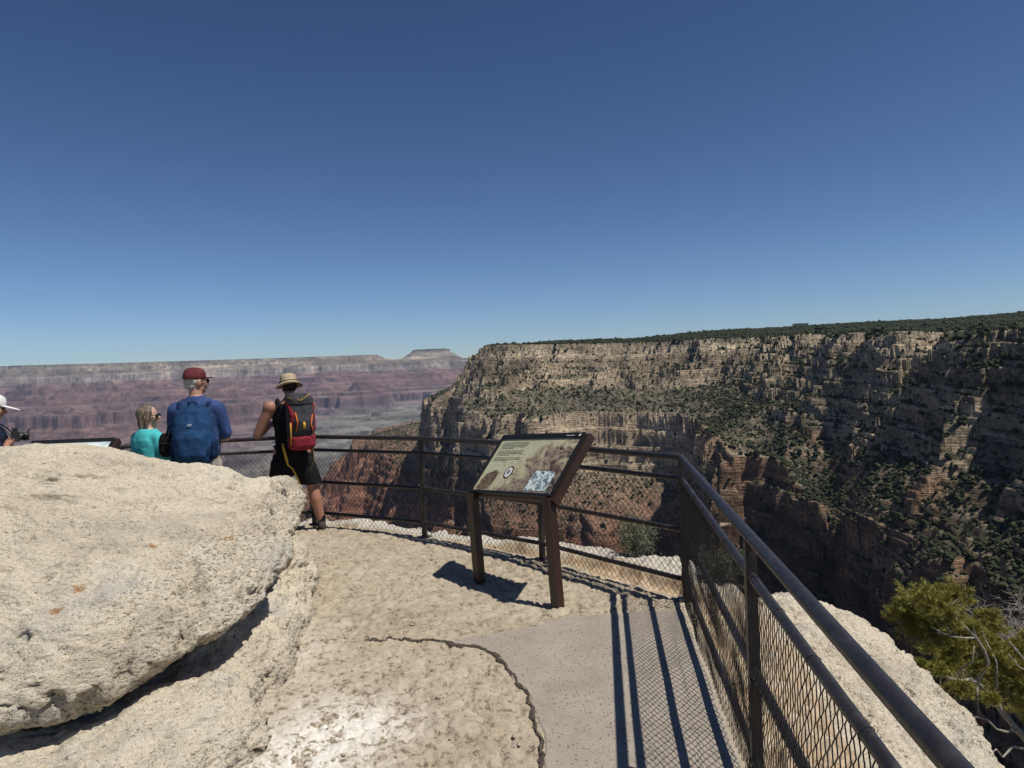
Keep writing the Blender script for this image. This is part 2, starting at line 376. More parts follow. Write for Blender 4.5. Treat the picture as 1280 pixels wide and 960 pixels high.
COL = np.where(near, COL * (1 - (veg * .78)[..., None]) + vcol * (veg * .78)[..., None], COL)
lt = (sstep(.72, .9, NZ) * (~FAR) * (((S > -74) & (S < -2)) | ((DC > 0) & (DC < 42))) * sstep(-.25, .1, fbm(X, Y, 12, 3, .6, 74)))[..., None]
COL = COL * (1 - .6 * lt) + np.array([.36, .305, .225]) * .6 * lt  # sunlit brightness of the ledge tops painted in as paler rock
plat = (DR < -6) & ~FAR
COL[plat] = np.array([.045, .050, .028])
gy = (sstep(.90, .985, NZ) * FAR * (S < -640) * (1 - .7 * sstep(-14, -20, np.degrees(np.arctan2(X, Y)))))[..., None]
COL = COL * (1 - gy * .7) + np.array([.15, .145, .12]) * gy * .7

rock = mat('canyon_rock', rough=.95, spec=.15); t = NT(rock)
at_ = t.n('ShaderNodeVertexColor', layer_name='col')
pos = t.n('ShaderNodeNewGeometry').outputs['Position']
n1 = t.noise(pos, .22, 5, .65); n2 = t.noise(pos, .035, 4, .6)
mp = t.n('ShaderNodeMapping'); mp.inputs['Scale'].default_value = (.05, .05, .55); t.l(pos, mp.inputs['Vector'])
n3 = t.noise(mp.outputs[0], 1.0, 4, .65)
sp = t.n('ShaderNodeSeparateXYZ'); t.l(t.n('ShaderNodeNewGeometry').outputs['True Normal'], sp.inputs[0])
mr = t.n('ShaderNodeMapRange'); mr.inputs[1].default_value = .82; mr.inputs[2].default_value = .55; mr.inputs[3].default_value = .08; mr.inputs[4].default_value = 1.0
t.l(t.math('ABSOLUTE', sp.outputs[2]), mr.inputs[0])
n3 = t.math('ADD', t.math('MULTIPLY', t.math('SUBTRACT', n3, .5), mr.outputs[0]), .5)
k = t.math('ADD', t.math('MULTIPLY', n1, .9), t.math('ADD', t.math('MULTIPLY', n3, .9), t.math('MULTIPLY', n2, .3)))
c2 = t.ramp(k, [(.7, (.55, .55, .55)), (1.0, (1, 1, 1)), (1.35, (1.3, 1.3, 1.3))])
mpf = t.n('ShaderNodeMapping'); mpf.inputs['Scale'].default_value = (.0016, .0016, .022); t.l(pos, mpf.inputs['Vector'])
f1 = t.noise(mpf.outputs[0], 1.0, 6, .7); f2 = t.noise(pos, .006, 6, .72)
c3 = t.ramp(t.math('ADD', t.math('MULTIPLY', f1, .6), t.math('MULTIPLY', f2, .6)), [(.42, (.45, .45, .47)), (.6, (1, 1, 1)), (.8, (1.45, 1.4, 1.35))])
spots = t.ramp(t.math('ADD', t.math('MULTIPLY', t.noise(pos, .21, 4, .75), .75), t.math('MULTIPLY', n2, .3)), [(.545, (0, 0, 0)), (.60, (1, 1, 1))])
ln = t.n('ShaderNodeVectorMath', operation='LENGTH'); t.l(pos, ln.inputs[0])
nearf = t.math('LESS_THAN', ln.outputs['Value'], 3300.0)                       # scrub only reads as scrub on the near walls; the far ones are grass-grey
spots = t.math('MULTIPLY', t.math('MULTIPLY', spots, nearf), .7)
cc = t.mix(1.0, t.mix(1.0, at_.outputs[0], c2, 'MULTIPLY'), c3, 'MULTIPLY')
t.color(t.mix(spots, cc, (.034, .038, .022)))
t.bump(t.math('ADD', n1, t.math('MULTIPLY', n3, 1.3)), .9, 4.0)
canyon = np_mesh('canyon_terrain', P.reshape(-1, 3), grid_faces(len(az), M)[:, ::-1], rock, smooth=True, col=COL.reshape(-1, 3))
tag(canyon, 'layered canyon walls, talus slopes and far rim', None, kind='structure')

# ---- pinyon and juniper scrub on the slopes and the plateau
def ico():
    b = bmesh.new(); bmesh.ops.create_icosphere(b, subdivisions=1, radius=1.0)
    v = np.array([q.co[:] for q in b.verts]); f = np.array([[q.index for q in p.verts] for p in b.faces]); b.free(); return v, f
ICO_V, ICO_F = ico()
leafm = mat('scrub_green', rough=.9, spec=.1); t = NT(leafm)
gp = t.n('ShaderNodeNewGeometry').outputs['Position']
t.color(t.ramp(t.noise(gp, .35, 3, .7), [(.3, (.020, .026, .013)), (.5, (.038, .045, .023)), (.75, (.070, .074, .042))]))
def crown_mesh(k, blobs, sub=False):
    """one conifer crown of several ragged clumps, base at z=0, height about 1"""
    r = np.random.default_rng(100 + k); V = []; Fc = []; n = 0
    for b in range(blobs):
        zc_ = .25 + .6 * (b / max(blobs - 1, 1)); rad = .34 * (1.15 - .7 * (zc_ - .25)) if blobs > 1 else .5
        off = r.normal(size=2) * .16 * (1.1 - zc_) if blobs > 1 else np.zeros(2)
        v = ICO_V * (1 + r.uniform(-.32, .32, (len(ICO_V), 1))) * rad * np.array([1, 1, .85]) + np.array([off[0], off[1], zc_ if blobs > 1 else .42])
        V.append(v); Fc.append(ICO_F + n); n += len(v)
    return np.concatenate(V), np.concatenate(Fc)
PROTO = [crown_mesh(k, 1) for k in range(6)]
# cell areas of the near mesh, to scatter evenly over the ground rather than over the picture
nearRow = RR[:-1, :-1] < 2600
dAr = np.linalg.norm(np.cross(P[1:, :-1] - P[:-1, :-1], P[:-1, 1:] - P[:-1, :-1]), axis=-1)
cx = P[:-1, :-1]; cz_ = NZ[:-1, :-1]; rcell = RR[:-1, :-1]; acell = np.degrees(np.arctan2(cx[..., 0], cx[..., 1]))
dens = fbm(cx[..., 0], cx[..., 1], 120, 3, .55, 51); dens2 = fbm(cx[..., 0], cx[..., 1], 30, 2, .55, 52)
onplat = (DR[:-1, :-1] < -3)
wslope = sstep(.45, .7, cz_) * (.35 + 1.1 * sstep(-.3, .4, dens + .6 * dens2)) * np.interp(acell, [-10, 12, 20, 40], [.6, .75, 2.4, 3.2])
wslope = wslope * np.where(DC[:-1, :-1] > 0, .55, 1.0) + .10
wgt = np.where(onplat, 1.6, wslope) * dAr * nearRow * (rcell > 170) * (acell > -12) * (acell < 62) * (FAR[:-1, :-1] == 0)
wgt = wgt * np.where(onplat & (DR[:-1, :-1] < -1300), 0, 1)
wgt = wgt * (Z[:-1, :-1] > -330)
# what lies behind a nearer ridge shows nothing: skip the cells out of sight
el = np.arctan2(Z - EYE + 5, RR); hor = np.maximum.accumulate(np.arctan2(Z - EYE, RR), axis=1); vis = (el >= hor - .0008)[:-1, :-1]
wgt = wgt * vis
NTREE = 150000
pw = wgt.ravel() / wgt.sum(); idx = rng.choice(len(pw), NTREE, p=pw)
ii, jj = np.unravel_index(idx, wgt.shape)
u = rng.random(NTREE)[:, None]; v = rng.random(NTREE)[:, None]
TP = P[ii, jj] + (P[ii + 1, jj] - P[ii, jj]) * u + (P[ii, jj + 1] - P[ii, jj]) * v
TR = np.hypot(TP[:, 0], TP[:, 1])
TH = rng.gamma(3.2, .62, NTREE) * np.where(onplat[ii, jj], 1.05, 1.0) + .6
size_px = TH / TR * 710
inframe = (np.degrees(np.arctan2(TP[:, 0], TP[:, 1])) < 35.5) & (np.degrees(np.arctan2(TP[:, 0], TP[:, 1])) > 12)
elv = np.degrees(np.arctan2(TP[:, 2] - EYE, TR))
order = np.argsort(-size_px * (inframe & (elv > -14.5)))
BIG = order[:300]; rest = order[300:]
Vs = []; Fs = []; n = 0
for k in range(6):
    sel = rest[k::6]; pv, pf = PROTO[k]
    a = rng.random(len(sel)) * 6.283; ca, sa = np.cos(a)[:, None], np.sin(a)[:, None]
    h = TH[sel][:, None]; wd = h * rng.uniform(.75, 1.25, (len(sel), 1))
    x = (pv[None, :, 0] * ca - pv[None, :, 1] * sa) * wd + TP[sel][:, 0:1]
    y = (pv[None, :, 0] * sa + pv[None, :, 1] * ca) * wd + TP[sel][:, 1:2]
    z = pv[None, :, 2] * h + TP[sel][:, 2:3] - .25 * h * 0 - .2
    Vs.append(np.stack([x, y, z], -1).reshape(-1, 3)); Fs.append((pf[None] + (np.arange(len(sel)) * len(pv))[:, None, None]).reshape(-1, 3) + n); n += len(Vs[-1])
fo = np_mesh('canyon_scrub', np.concatenate(Vs), np.concatenate(Fs), leafm)
tag(fo, 'dark green pinyon and juniper scrub dotting the slopes and covering the plateau', kind='stuff')
bigm = []
for k in range(5):
    v, f = crown_mesh(20 + k, 5); o = np_mesh('juniper_tree', v, f, leafm); bigm.append(o.data); bpy.data.objects.remove(o)
for i, q in enumerate(BIG):
    o = bpy.data.objects.new('juniper_tree', bigm[i % 5]); C.objects.link(o)
    h = float(TH[q]); wd = h * random.uniform(1.0, 1.5)
    o.location = (float(TP[q, 0]), float(TP[q, 1]), float(TP[q, 2]) - .15); o.scale = (wd, wd, h); o.rotation_euler = (0, 0, random.random() * 6.28)
    tag(o, 'dark green juniper, one of the larger dots on the right-hand talus slope', 'tree', 'junipers scattered on the talus slope')

# ============================================================ geometry helpers for built things
def bm_obj(name, bm, material, parent=None, smooth=False, bevel=0.0, seg=2):
    if bevel:
        bmesh.ops.remove_doubles(bm, verts=bm.verts, dist=1e-5)
        es = [e for e in bm.edges if len(e.link_faces) == 2 and e.calc_face_angle(0) > .6]
        if es: bmesh.ops.bevel(bm, geom=es, offset=bevel, segments=seg, affect='EDGES', profile=.6)
    bmesh.ops.recalc_face_normals(bm, faces=bm.faces)
    me = bpy.data.meshes.new(name); bm.to_mesh(me); bm.free()
    if smooth:
        me.polygons.foreach_set('use_smooth', [True] * len(me.polygons))
    o = bpy.data.objects.new(name, me); C.objects.link(o)
    if material: me.materials.append(material)
    if parent: o.parent = parent
    return o
def frame(d):
    d = Vector(d).normalized(); a = Vector((0, 0, 1)) if abs(d.z) < .95 else Vector((1, 0, 0))
    x = d.cross(a).normalized(); return x, x.cross(d).normalized()
def tube(bm, pts, r, n=12, cap=True, flat=1.0):
    """swept tube through pts; r one radius or one per point"""
    pts = [Vector(p) for p in pts]; rs = r if isinstance(r, (list, tuple)) else [r] * len(pts)
    rings = []; X = None
    for i, p in enumerate(pts):
        if i == 0: d = pts[1] - p
        elif i == len(pts) - 1: d = p - pts[i - 1]
        else: d = (pts[i + 1] - p).normalized() + (p - pts[i - 1]).normalized()
        d.normalize()
        k = 1.0
        if 0 < i < len(pts) - 1:
            k = 1 / max(.5, d.dot((p - pts[i - 1]).normalized()))
        if X is None: X, Y = frame(d)
        else:
            X = (X - d * X.dot(d)).normalized(); Y = X.cross(d).normalized()
        rings.append([bm.verts.new(p + (X * math.cos(6.28318 * j / n) + Y * math.sin(6.28318 * j / n) * flat) * rs[i]) for j in range(n)])
    for a, b in zip(rings, rings[1:]):
        for j in range(n): bm.faces.new((a[j], a[(j + 1) % n], b[(j + 1) % n], b[j]))
    if cap: bm.faces.new(rings[0][::-1]); bm.faces.new(rings[-1])
def box(bm, c, s, rot=None):
    g = bmesh.ops.create_cube(bm, size=1.0)['verts']
    M = Matrix.Translation(Vector(c)) @ (rot.to_4x4() if rot else Matrix.Identity(4)) @ Matrix.Diagonal((*s, 1))
    bmesh.ops.transform(bm, matrix=M, verts=g); return g
def ell(bm, c, s, rot=None, u=16, v=12):
    g = bmesh.ops.create_uvsphere(bm, u_segments=u, v_segments=v, radius=1.0)['verts']
    M = Matrix.Translation(Vector(c)) @ (rot.to_4x4() if rot else Matrix.Identity(4)) @ Matrix.Diagonal((*s, 1))
    bmesh.ops.transform(bm, matrix=M, verts=g)
def cap(bm, a, ra, b, rb, n=12):
    """tapered limb with round ends"""
    a, b = Vector(a), Vector(b); d = (b - a); L = d.length; d.normalize(); X, Y = frame(d); rings = []
    for k in range(1, 5): t = math.pi / 2 * (1 - k / 4); rings.append((a - d * ra * math.sin(t), ra * math.cos(t)))
    for k in range(1, 4): rings.append((a + d * L * k / 4, ra + (rb - ra) * k / 4))
    for k in range(0, 4): t = math.pi / 2 * k / 4; rings.append((b + d * rb * math.sin(t), rb * math.cos(t)))
    R = [[bm.verts.new(p + (X * math.cos(6.28318 * j / n) + Y * math.sin(6.28318 * j / n)) * r) for j in range(n)] for p, r in rings]
    for p, q in zip(R, R[1:]):
        for j in range(n): bm.faces.new((p[j], p[(j + 1) % n], q[(j + 1) % n], q[j]))
    s = bm.verts.new(a - d * ra); e = bm.verts.new(b + d * rb)
    for j in range(n): bm.faces.new((s, R[0][(j + 1) % n], R[0][j])); bm.faces.new((e, R[-1][j], R[-1][(j + 1) % n]))
def loft(bm, rings, n=24, pw=2.0):
    """closed stack of super-ellipse rings (cx,cy,cz,rx,ry)"""
    R = []
    for cx, cy, cz, rx, ry in rings:
        rr = []
        for j in range(n):
            t = 6.28318 * j / n; c_, s_ = math.cos(t), math.sin(t)
            rr.append(bm.verts.new((cx + rx * math.copysign(abs(c_) ** (2 / pw), c_), cy + ry * math.copysign(abs(s_) ** (2 / pw), s_), cz)))
        R.append(rr)
    for p, q in zip(R, R[1:]):
        for j in range(n): bm.faces.new((p[j], p[(j + 1) % n], q[(j + 1) % n], q[j]))
    bm.faces.new(R[0][::-1]); bm.faces.new(R[-1])
def fused(name, bm, material, parent=None, voxel=.01, smooth_it=4, disp=0.0):
    """union of overlapping closed shapes as one continuous skin"""
    bmesh.ops.recalc_face_normals(bm, faces=bm.faces)
    me = bpy.data.meshes.new(name + '_src'); bm.to_mesh(me); bm.free()
    o = bpy.data.objects.new(name, me); C.objects.link(o)
    r = o.modifiers.new('r', 'REMESH'); r.mode = 'VOXEL'; r.voxel_size = voxel; r.use_smooth_shade = True
    s = o.modifiers.new('s', 'SMOOTH'); s.iterations = smooth_it; s.factor = .5
    dg = bpy.context.evaluated_depsgraph_get(); dg.update()
    me2 = bpy.data.meshes.new_from_object(o.evaluated_get(dg)); me2.name = name
    o.modifiers.clear(); o.data = me2; bpy.data.meshes.remove(me)
    me2.materials.clear(); me2.materials.append(material)
    if disp:
        nv = len(me2.vertices); co = np.empty(nv * 3, np.float32); me2.vertices.foreach_get('co', co); co = co.reshape(-1, 3)
        nn = np.empty(nv * 3, np.float32); me2.vertices.foreach_get('normal', nn); nn = nn.reshape(-1, 3)
        w_ = fbm3(co * np.array([1, 1, .6]), .11, 3, .5, 3); w_ = 1 - np.abs(w_) * 3
        co = co + nn * (w_ * disp)[:, None]; me2.vertices.foreach_set('co', co.ravel().astype(np.float32))
    if parent: o.parent = parent
    return o

_b = bmesh.new(); bmesh.ops.create_icosphere(_b, subdivisions=1, radius=1.0); ICO_G = np.array([q.co[:] for q in _b.verts]); ICO_GF = np.array([[q.index for q in p.verts] for p in _b.faces]); _b.free()

# ============================================================ overlook ground
FENCE = [(-5.6, 7.55), (-4.45, 8.02), (-3.47, 8.30), (-2.40, 8.36), (-.995, 7.52), (.21, 6.40), (1.205, 5.15), (.905, 2.77), (.62, .45), (.42, -1.6)]
EDGE = np.array([(-9, 7.0), (-6.2, 8.3), (-4.6, 8.9), (-3.3, 8.9), (-2.1, 8.72), (-1.15, 8.0), (-.40, 7.52), (.43, 7.1), (.95, 6.65), (1.42, 6.2), (1.66, 5.75), (1.66, 5.0), (1.56, 4.0), (1.42, 3.0), (1.25, 1.8), (1.1, .4), (1.0, -3), (-9, -3)], float)
def sd_poly(poly, X, Y, closed=True):
    best = np.full(X.shape, 1e9); ins = np.zeros(X.shape, bool); n = len(poly)
    for i in range(n if closed else n - 1):
        ax, ay = poly[i]; bx, by = poly[(i + 1) % n]; dx, dy = bx - ax, by - ay
        t = np.clip(((X - ax) * dx + (Y - ay) * dy) / (dx * dx + dy * dy), 0, 1)
        best = np.minimum(best, np.hypot(X - ax - t * dx, Y - ay - t * dy))
        if closed:
            c_ = (ay > Y) != (by > Y); ins ^= c_ & (X < (bx - ax) * (Y - ay) / (by - ay + 1e-12) + ax)
    return np.where(ins, -best, best) if closed else best
FP = np.array(FENCE + [(-9, -3), (-9, 6.5)], float)
PAVE = [(-.482, 4.542), (-.40, 4.49), (-.269, 4.44), (-.15, 4.30), (-.108, 4.16), (-.069, 4.0), (-.02, 3.87), (.024, 3.744), (.035, 3.60), (.041, 3.484), (.075, 3.25), (.069, 3.057), (.10, 2.7), (.06, 2.2), (.12, 1.6), (.1, .8), (.15, -1.0), (.38, -1.0), (.62, .45), (.88, 2.77), (1.14, 4.90), (1.12, 4.965), (.9, 4.95), (.604, 4.933), (.43, 4.95), (.238, 4.913), (.10, 4.80), (-.069, 4.72), (-.25, 4.66)]
def pave_sd(X, Y):
    wx = fbm(X, Y, .25, 3, .6, 81) * .035; wy = fbm(X, Y, .25, 3, .6, 82) * .035
    return sd_poly(np.array(PAVE), X + wx, Y + wy)
def ground_z(X, Y):
    fz = sd_poly(FP, X, Y) + fbm(X, Y, .5, 3, .6, 83) * .07
    e = sd_poly(EDGE, X, Y) + fbm(X, Y, .6, 4, .6, 84) * .13
    pv = sstep(-.015, .06, pave_sd(X, Y))
    und = fbm(X, Y, 1.6, 3, .5, 85) * .03
    f1 = fbm(X, Y, .33, 4, .6, 86)
    pit = sstep(.05, .32, fbm(X, Y, .09, 4, .66, 87) + .35 * fbm(X, Y, .9, 2, .5, 88)) * .020 + sstep(.12, .3, fbm(X * 1.1, Y * .9, .045, 3, .6, 187)) * .006
    flake = np.abs(fbm(X * .8 + Y * .5, Y * 1.5, .16, 4, .6, 89)) * -.016
    hi = fbm(X, Y, .035, 3, .68, 90) * .007
    z = und * sstep(-1.6, -.1, -np.abs(0 * X) + 0) if False else und * .5
    ck = sstep(.035, .0, np.abs(fbm(X, Y, 1.1, 4, .55, 188))) * .016 * sstep(-.15, .1, fbm(X, Y, 1.7, 2, .5, 189))
    z = z - pv * ck
    z = z + pv * (f1 * .012 - pit + flake + hi + .006)
    out = sstep(.03, .16, fz)
    z = z - out * (.10 + .05 * fbm(X, Y, .4, 3, .55, 91)) + out * sstep(-.42, -.30, e) * (.10 + .06 * fbm(X, Y, .45, 3, .6, 92)) + out * fbm(X, Y, .13, 4, .6, 93) * .03
    drop = sstep(-.03, .45, e)
    z = z - drop * 2.2 - np.maximum(e - .2, 0) * 1.1 + drop * fbm(X, Y, .5, 3, .6, 94) * .35
    return z, e, fz, pv
ys = np.concatenate([np.linspace(-2.9, .9, 20)[:-1], np.exp(np.linspace(math.log(.9), math.log(11.2), 640))])
ts = np.linspace(-1.0, .95, 860)
Yg = ys[:, None] * np.ones((1, len(ts))); Xg = ts[None, :] * (np.maximum(Yg, 0) * .62 + 2.6)
Zg, Eg, Fg, PVg = ground_z(Xg, Yg)
stone = mat('limestone_ground', rough=.93, spec=.2); t = NT(stone)
pos = t.n('ShaderNodeNewGeometry').outputs['Position']
n0 = t.noise(pos, .9, 4, .6); n1 = t.noise(pos, 8.5, 7, .70, .5); n2 = t.noise(pos, 28, 5, .7, .3); n3 = t.noise(pos, 120, 3, .7)
base = t.ramp(n0, [(.30, (.32, .265, .19)), (.45, (.375, .312, .225)), (.58, (.41, .347, .255)), (.75, (.47, .405, .305))])
base = t.mix(t.ramp(n1, [(.50, (.0, .0, .0)), (.66, (.7, .7, .7))]), base, (.52, .45, .345))
pitm = t.ramp(t.math('ADD', t.math('MULTIPLY', n1, .42), t.math('MULTIPLY', n2, .58)), [(.425, (1, 1, 1)), (.455, (0, 0, 0))])
base = t.mix(t.math('MULTIPLY', pitm, .72), base, (.13, .095, .065))  # brown pits, their depth shading painted into the colour
at_ = t.n('ShaderNodeVertexColor', layer_name='col'); sep = t.n('ShaderNodeSeparateColor'); t.l(at_.outputs[0], sep.inputs[0])
whitem = t.math('MULTIPLY', t.ramp(t.math('ADD', t.math('MULTIPLY', n1, .6), t.math('MULTIPLY', n2, .4)), [(.455, (0, 0, 0)), (.50, (1, 1, 1))]), sep.outputs[0])
base = t.mix(whitem, base, (.76, .72, .64))
base = t.mix(sep.outputs[1], base, t.ramp(n1, [(.35, (.40, .27, .16)), (.5, (.46, .35, .23)), (.7, (.54, .46, .34))]))
base = t.mix(sep.outputs[2], base, t.ramp(n2, [(.35, (.34, .30, .25)), (.5, (.52, .48, .41)), (.7, (.62, .58, .51))]))
base = t.mix(.35, base, t.ramp(n3, [(.3, (.3, .3, .3)), (.7, (.75, .75, .75))]), 'OVERLAY')
t.color(base)
t.bump(t.math('ADD', t.math('MULTIPLY', n2, .7), t.math('MULTIPLY', n3, .3)), 1.0, .020)
Wm = np.exp(-((Xg + 1.02) ** 2 / .10 + (Yg - 3.2) ** 2 / .35)) + .5 * np.exp(-((Xg + .72) ** 2 / .05 + (Yg - 3.5) ** 2 / .05)) + .35 * np.exp(-((Xg + 1.4) ** 2 / .05 + (Yg - 4.5) ** 2 / .3))
outm = sstep(.02, .12, Fg)
rimm = sstep(-.36, -.26, Eg) * sstep(4.8, 5.8, Yg - .0 * Xg)
colg = np.stack([np.clip(Wm * 1.0, 0, 1) * (1 - outm), outm * (1 - rimm) * .85, outm * rimm * .9], -1)
g = np_mesh('rock_terrace', np.stack([Xg, Yg, Zg], -1).reshape(-1, 3), grid_faces(len(ys), len(ts))[:, ::-1], stone, smooth=True, col=colg.reshape(-1, 3))
tag(g, 'weathered tan limestone floor of the overlook', None, kind='structure')

# paved patch, a sheet over the rock
ug = np.linspace(-.62, 1.2, 330); vg = np.linspace(-1, 5.05, 900)
Xp, Yp = np.meshgrid(ug, vg, indexing='ij'); sp_ = pave_sd(Xp, Yp)
zp_ = ground_z(Xp, Yp)[0]; zp_ = zp_ + .006 + fbm(Xp, Yp, .6, 2, .5, 95) * .002 - .012 * sstep(-.012, .004, sp_)
fc = grid_faces(len(ug), len(vg)); okv = (sp_ < .006).ravel(); fc = fc[okv[fc].all(1)]
used, inv = np.unique(fc, return_inverse=True); vp = np.stack([Xp, Yp, zp_], -1).reshape(-1, 3)[used]
pav = mat('pavement_concrete', rough=.9, spec=.25); t = NT(pav); pos = t.n('ShaderNodeNewGeometry').outputs['Position']
vo = t.n('ShaderNodeTexVoronoi', feature='F1'); vo.inputs['Scale'].default_value = 46; t.l(pos, vo.inputs['Vector'])
vc = t.n('ShaderNodeSeparateColor'); t.l(vo.outputs['Color'], vc.inputs[0])
speck = t.math('MULTIPLY', t.math('LESS_THAN', vo.outputs['Distance'], .30), t.math('GREATER_THAN', vc.outputs[0], .60))
b0 = t.ramp(t.noise(pos, 3.2, 5, .65), [(.35, (.265, .23, .185)), (.5, (.315, .272, .22)), (.68, (.36, .312, .255))])
b0 = t.mix(t.math('MULTIPLY', speck, .85), b0, (.10, .085, .075))
b0 = t.mix(t.ramp(t.noise(pos, 170, 3, .75), [(.40, (.75, .75, .75)), (.50, (0, 0, 0))]), b0, (.17, .14, .115)); b0 = t.mix(t.ramp(t.noise(pos, 210, 2, .7), [(.58, (0, 0, 0)), (.66, (.6, .6, .6))]), b0, (.52, .47, .40))
t.color(b0)
t.bump(t.math('ADD', t.noise(pos, 220, 3, .7), t.math('MULTIPLY', speck, -.5)), .5, .003)
pvo = np_mesh('pavement', vp, inv.reshape(-1, 4)[:, ::-1] if False else inv.reshape(fc.shape), pav, smooth=True)
tag(pvo, 'smooth grey-brown paved patch beside the railing', None, kind='structure')

# dark crumbling seam between paving and rock
seam = [(-1.02, 4.62), (-.86, 4.66), (-.72, 4.60), (-.60, 4.59), (-.50, 4.545), (-.40, 4.47), (-.33, 4.46), (-.25, 4.42), (-.16, 4.29), (-.12, 4.18), (-.075, 4.02), (-.03, 3.89), (.015, 3.76), (.03, 3.60), (.035, 3.48), (.066, 3.27), (.06, 3.06), (.088, 2.75), (.055, 2.4)]
rs = np.random.default_rng(5); V = []; Fc = []; n = 0
sm = np.array(seam); dd = np.r_[0, np.cumsum(np.hypot(*np.diff(sm, axis=0).T))]; L = np.linspace(0, dd[-1], 700)
sx = np.interp(L, dd, sm[:, 0]); sy = np.interp(L, dd, sm[:, 1]); sx = sx + fbm(sx, sy, .16, 3, .6, 96) * .03; sy = sy + fbm(sx, sy, .16, 3, .6, 97) * .03
wd = .007 + .019 * np.abs(fbm(L, L * 0, .2, 3, .6, 98)) * 2; wd *= np.interp(L, [0, .4, .6], [.5, .6, 1]); wd[[0, -1]] = .001
tx = np.gradient(sx); ty = np.gradient(sy); tl = np.hypot(tx, ty); nx, ny = -ty / tl, tx / tl
cols_ = 9; q = np.linspace(-1, 1, cols_)[None, :]
sX = sx[:, None] + nx[:, None] * q * wd[:, None]; sY = sy[:, None] + ny[:, None] * q * wd[:, None]
sZ = ground_z(sX, sY)[0] + .006 + .004 * (1 - q ** 2) - .012 * (np.abs(q) > .9) + rs.normal(size=sX.shape) * .0022 + fbm(sX, sY, .03, 2, .6, 99) * .006
tar = mat('seam_tar', (.085, .07, .055), .85, spec=.3); t = NT(tar); pos = t.n('ShaderNodeNewGeometry').outputs['Position']
t.color(t.ramp(t.noise(pos, 90, 4, .75), [(.35, (.03, .024, .02)), (.56, (.075, .06, .045)), (.74, (.30, .25, .19))])); t.bump(t.noise(pos, 150, 3, .7), .6, .005)
so = np_mesh('pavement_seam', np.stack([sX, sY, sZ], -1).reshape(-1, 3), grid_faces(len(L), cols_), tar, smooth=False)
tag(so, 'dark crumbling filler in the crack beside the paving', None, kind='structure')

# ============================================================ limestone boulders
def tps(ctrl, X, Y):
    c_ = np.array(ctrl, float); n = len(c_); xy = c_[:, :2]
    def U(r2): return r2 * np.log(r2 + 1e-9)
    K = U(((xy[:, None] - xy[None]) ** 2).sum(-1)) + np.eye(n) * .003; Pm = np.c_[np.ones(n), xy]
    A_ = np.block([[K, Pm], [Pm.T, np.zeros((3, 3))]]); sol = np.linalg.solve(A_, np.r_[c_[:, 2], 0, 0, 0])
    r2 = (X[..., None] - xy[:, 0]) ** 2 + (Y[..., None] - xy[:, 1]) ** 2
    return (U(r2) * sol[:n]).sum(-1) + sol[n] + sol[n + 1] * X + sol[n + 2] * Y
def smooth_closed(pts, n):
    p = np.array(pts, float); m_ = len(p); d = np.r_[0, np.cumsum(np.linalg.norm(np.roll(p, -1, 0)[:, :2] - p[:, :2], axis=1))]
    u = np.linspace(0, d[-1], n, endpoint=False); out = np.empty((n, 3))
    for i, q in enumerate(u):
        k_ = np.searchsorted(d, q, side='right') - 1; tt = (q - d[k_]) / (d[k_ + 1] - d[k_])
        a, b, c_, e = [p[(k_ + o) % m_] for o in (-1, 0, 1, 2)]
        out[i] = .5 * ((2 * b) + (-a + c_) * tt + (2 * a - 5 * b + 4 * c_ - e) * tt ** 2 + (-a + 3 * b - 3 * c_ + e) * tt ** 3)
    return out
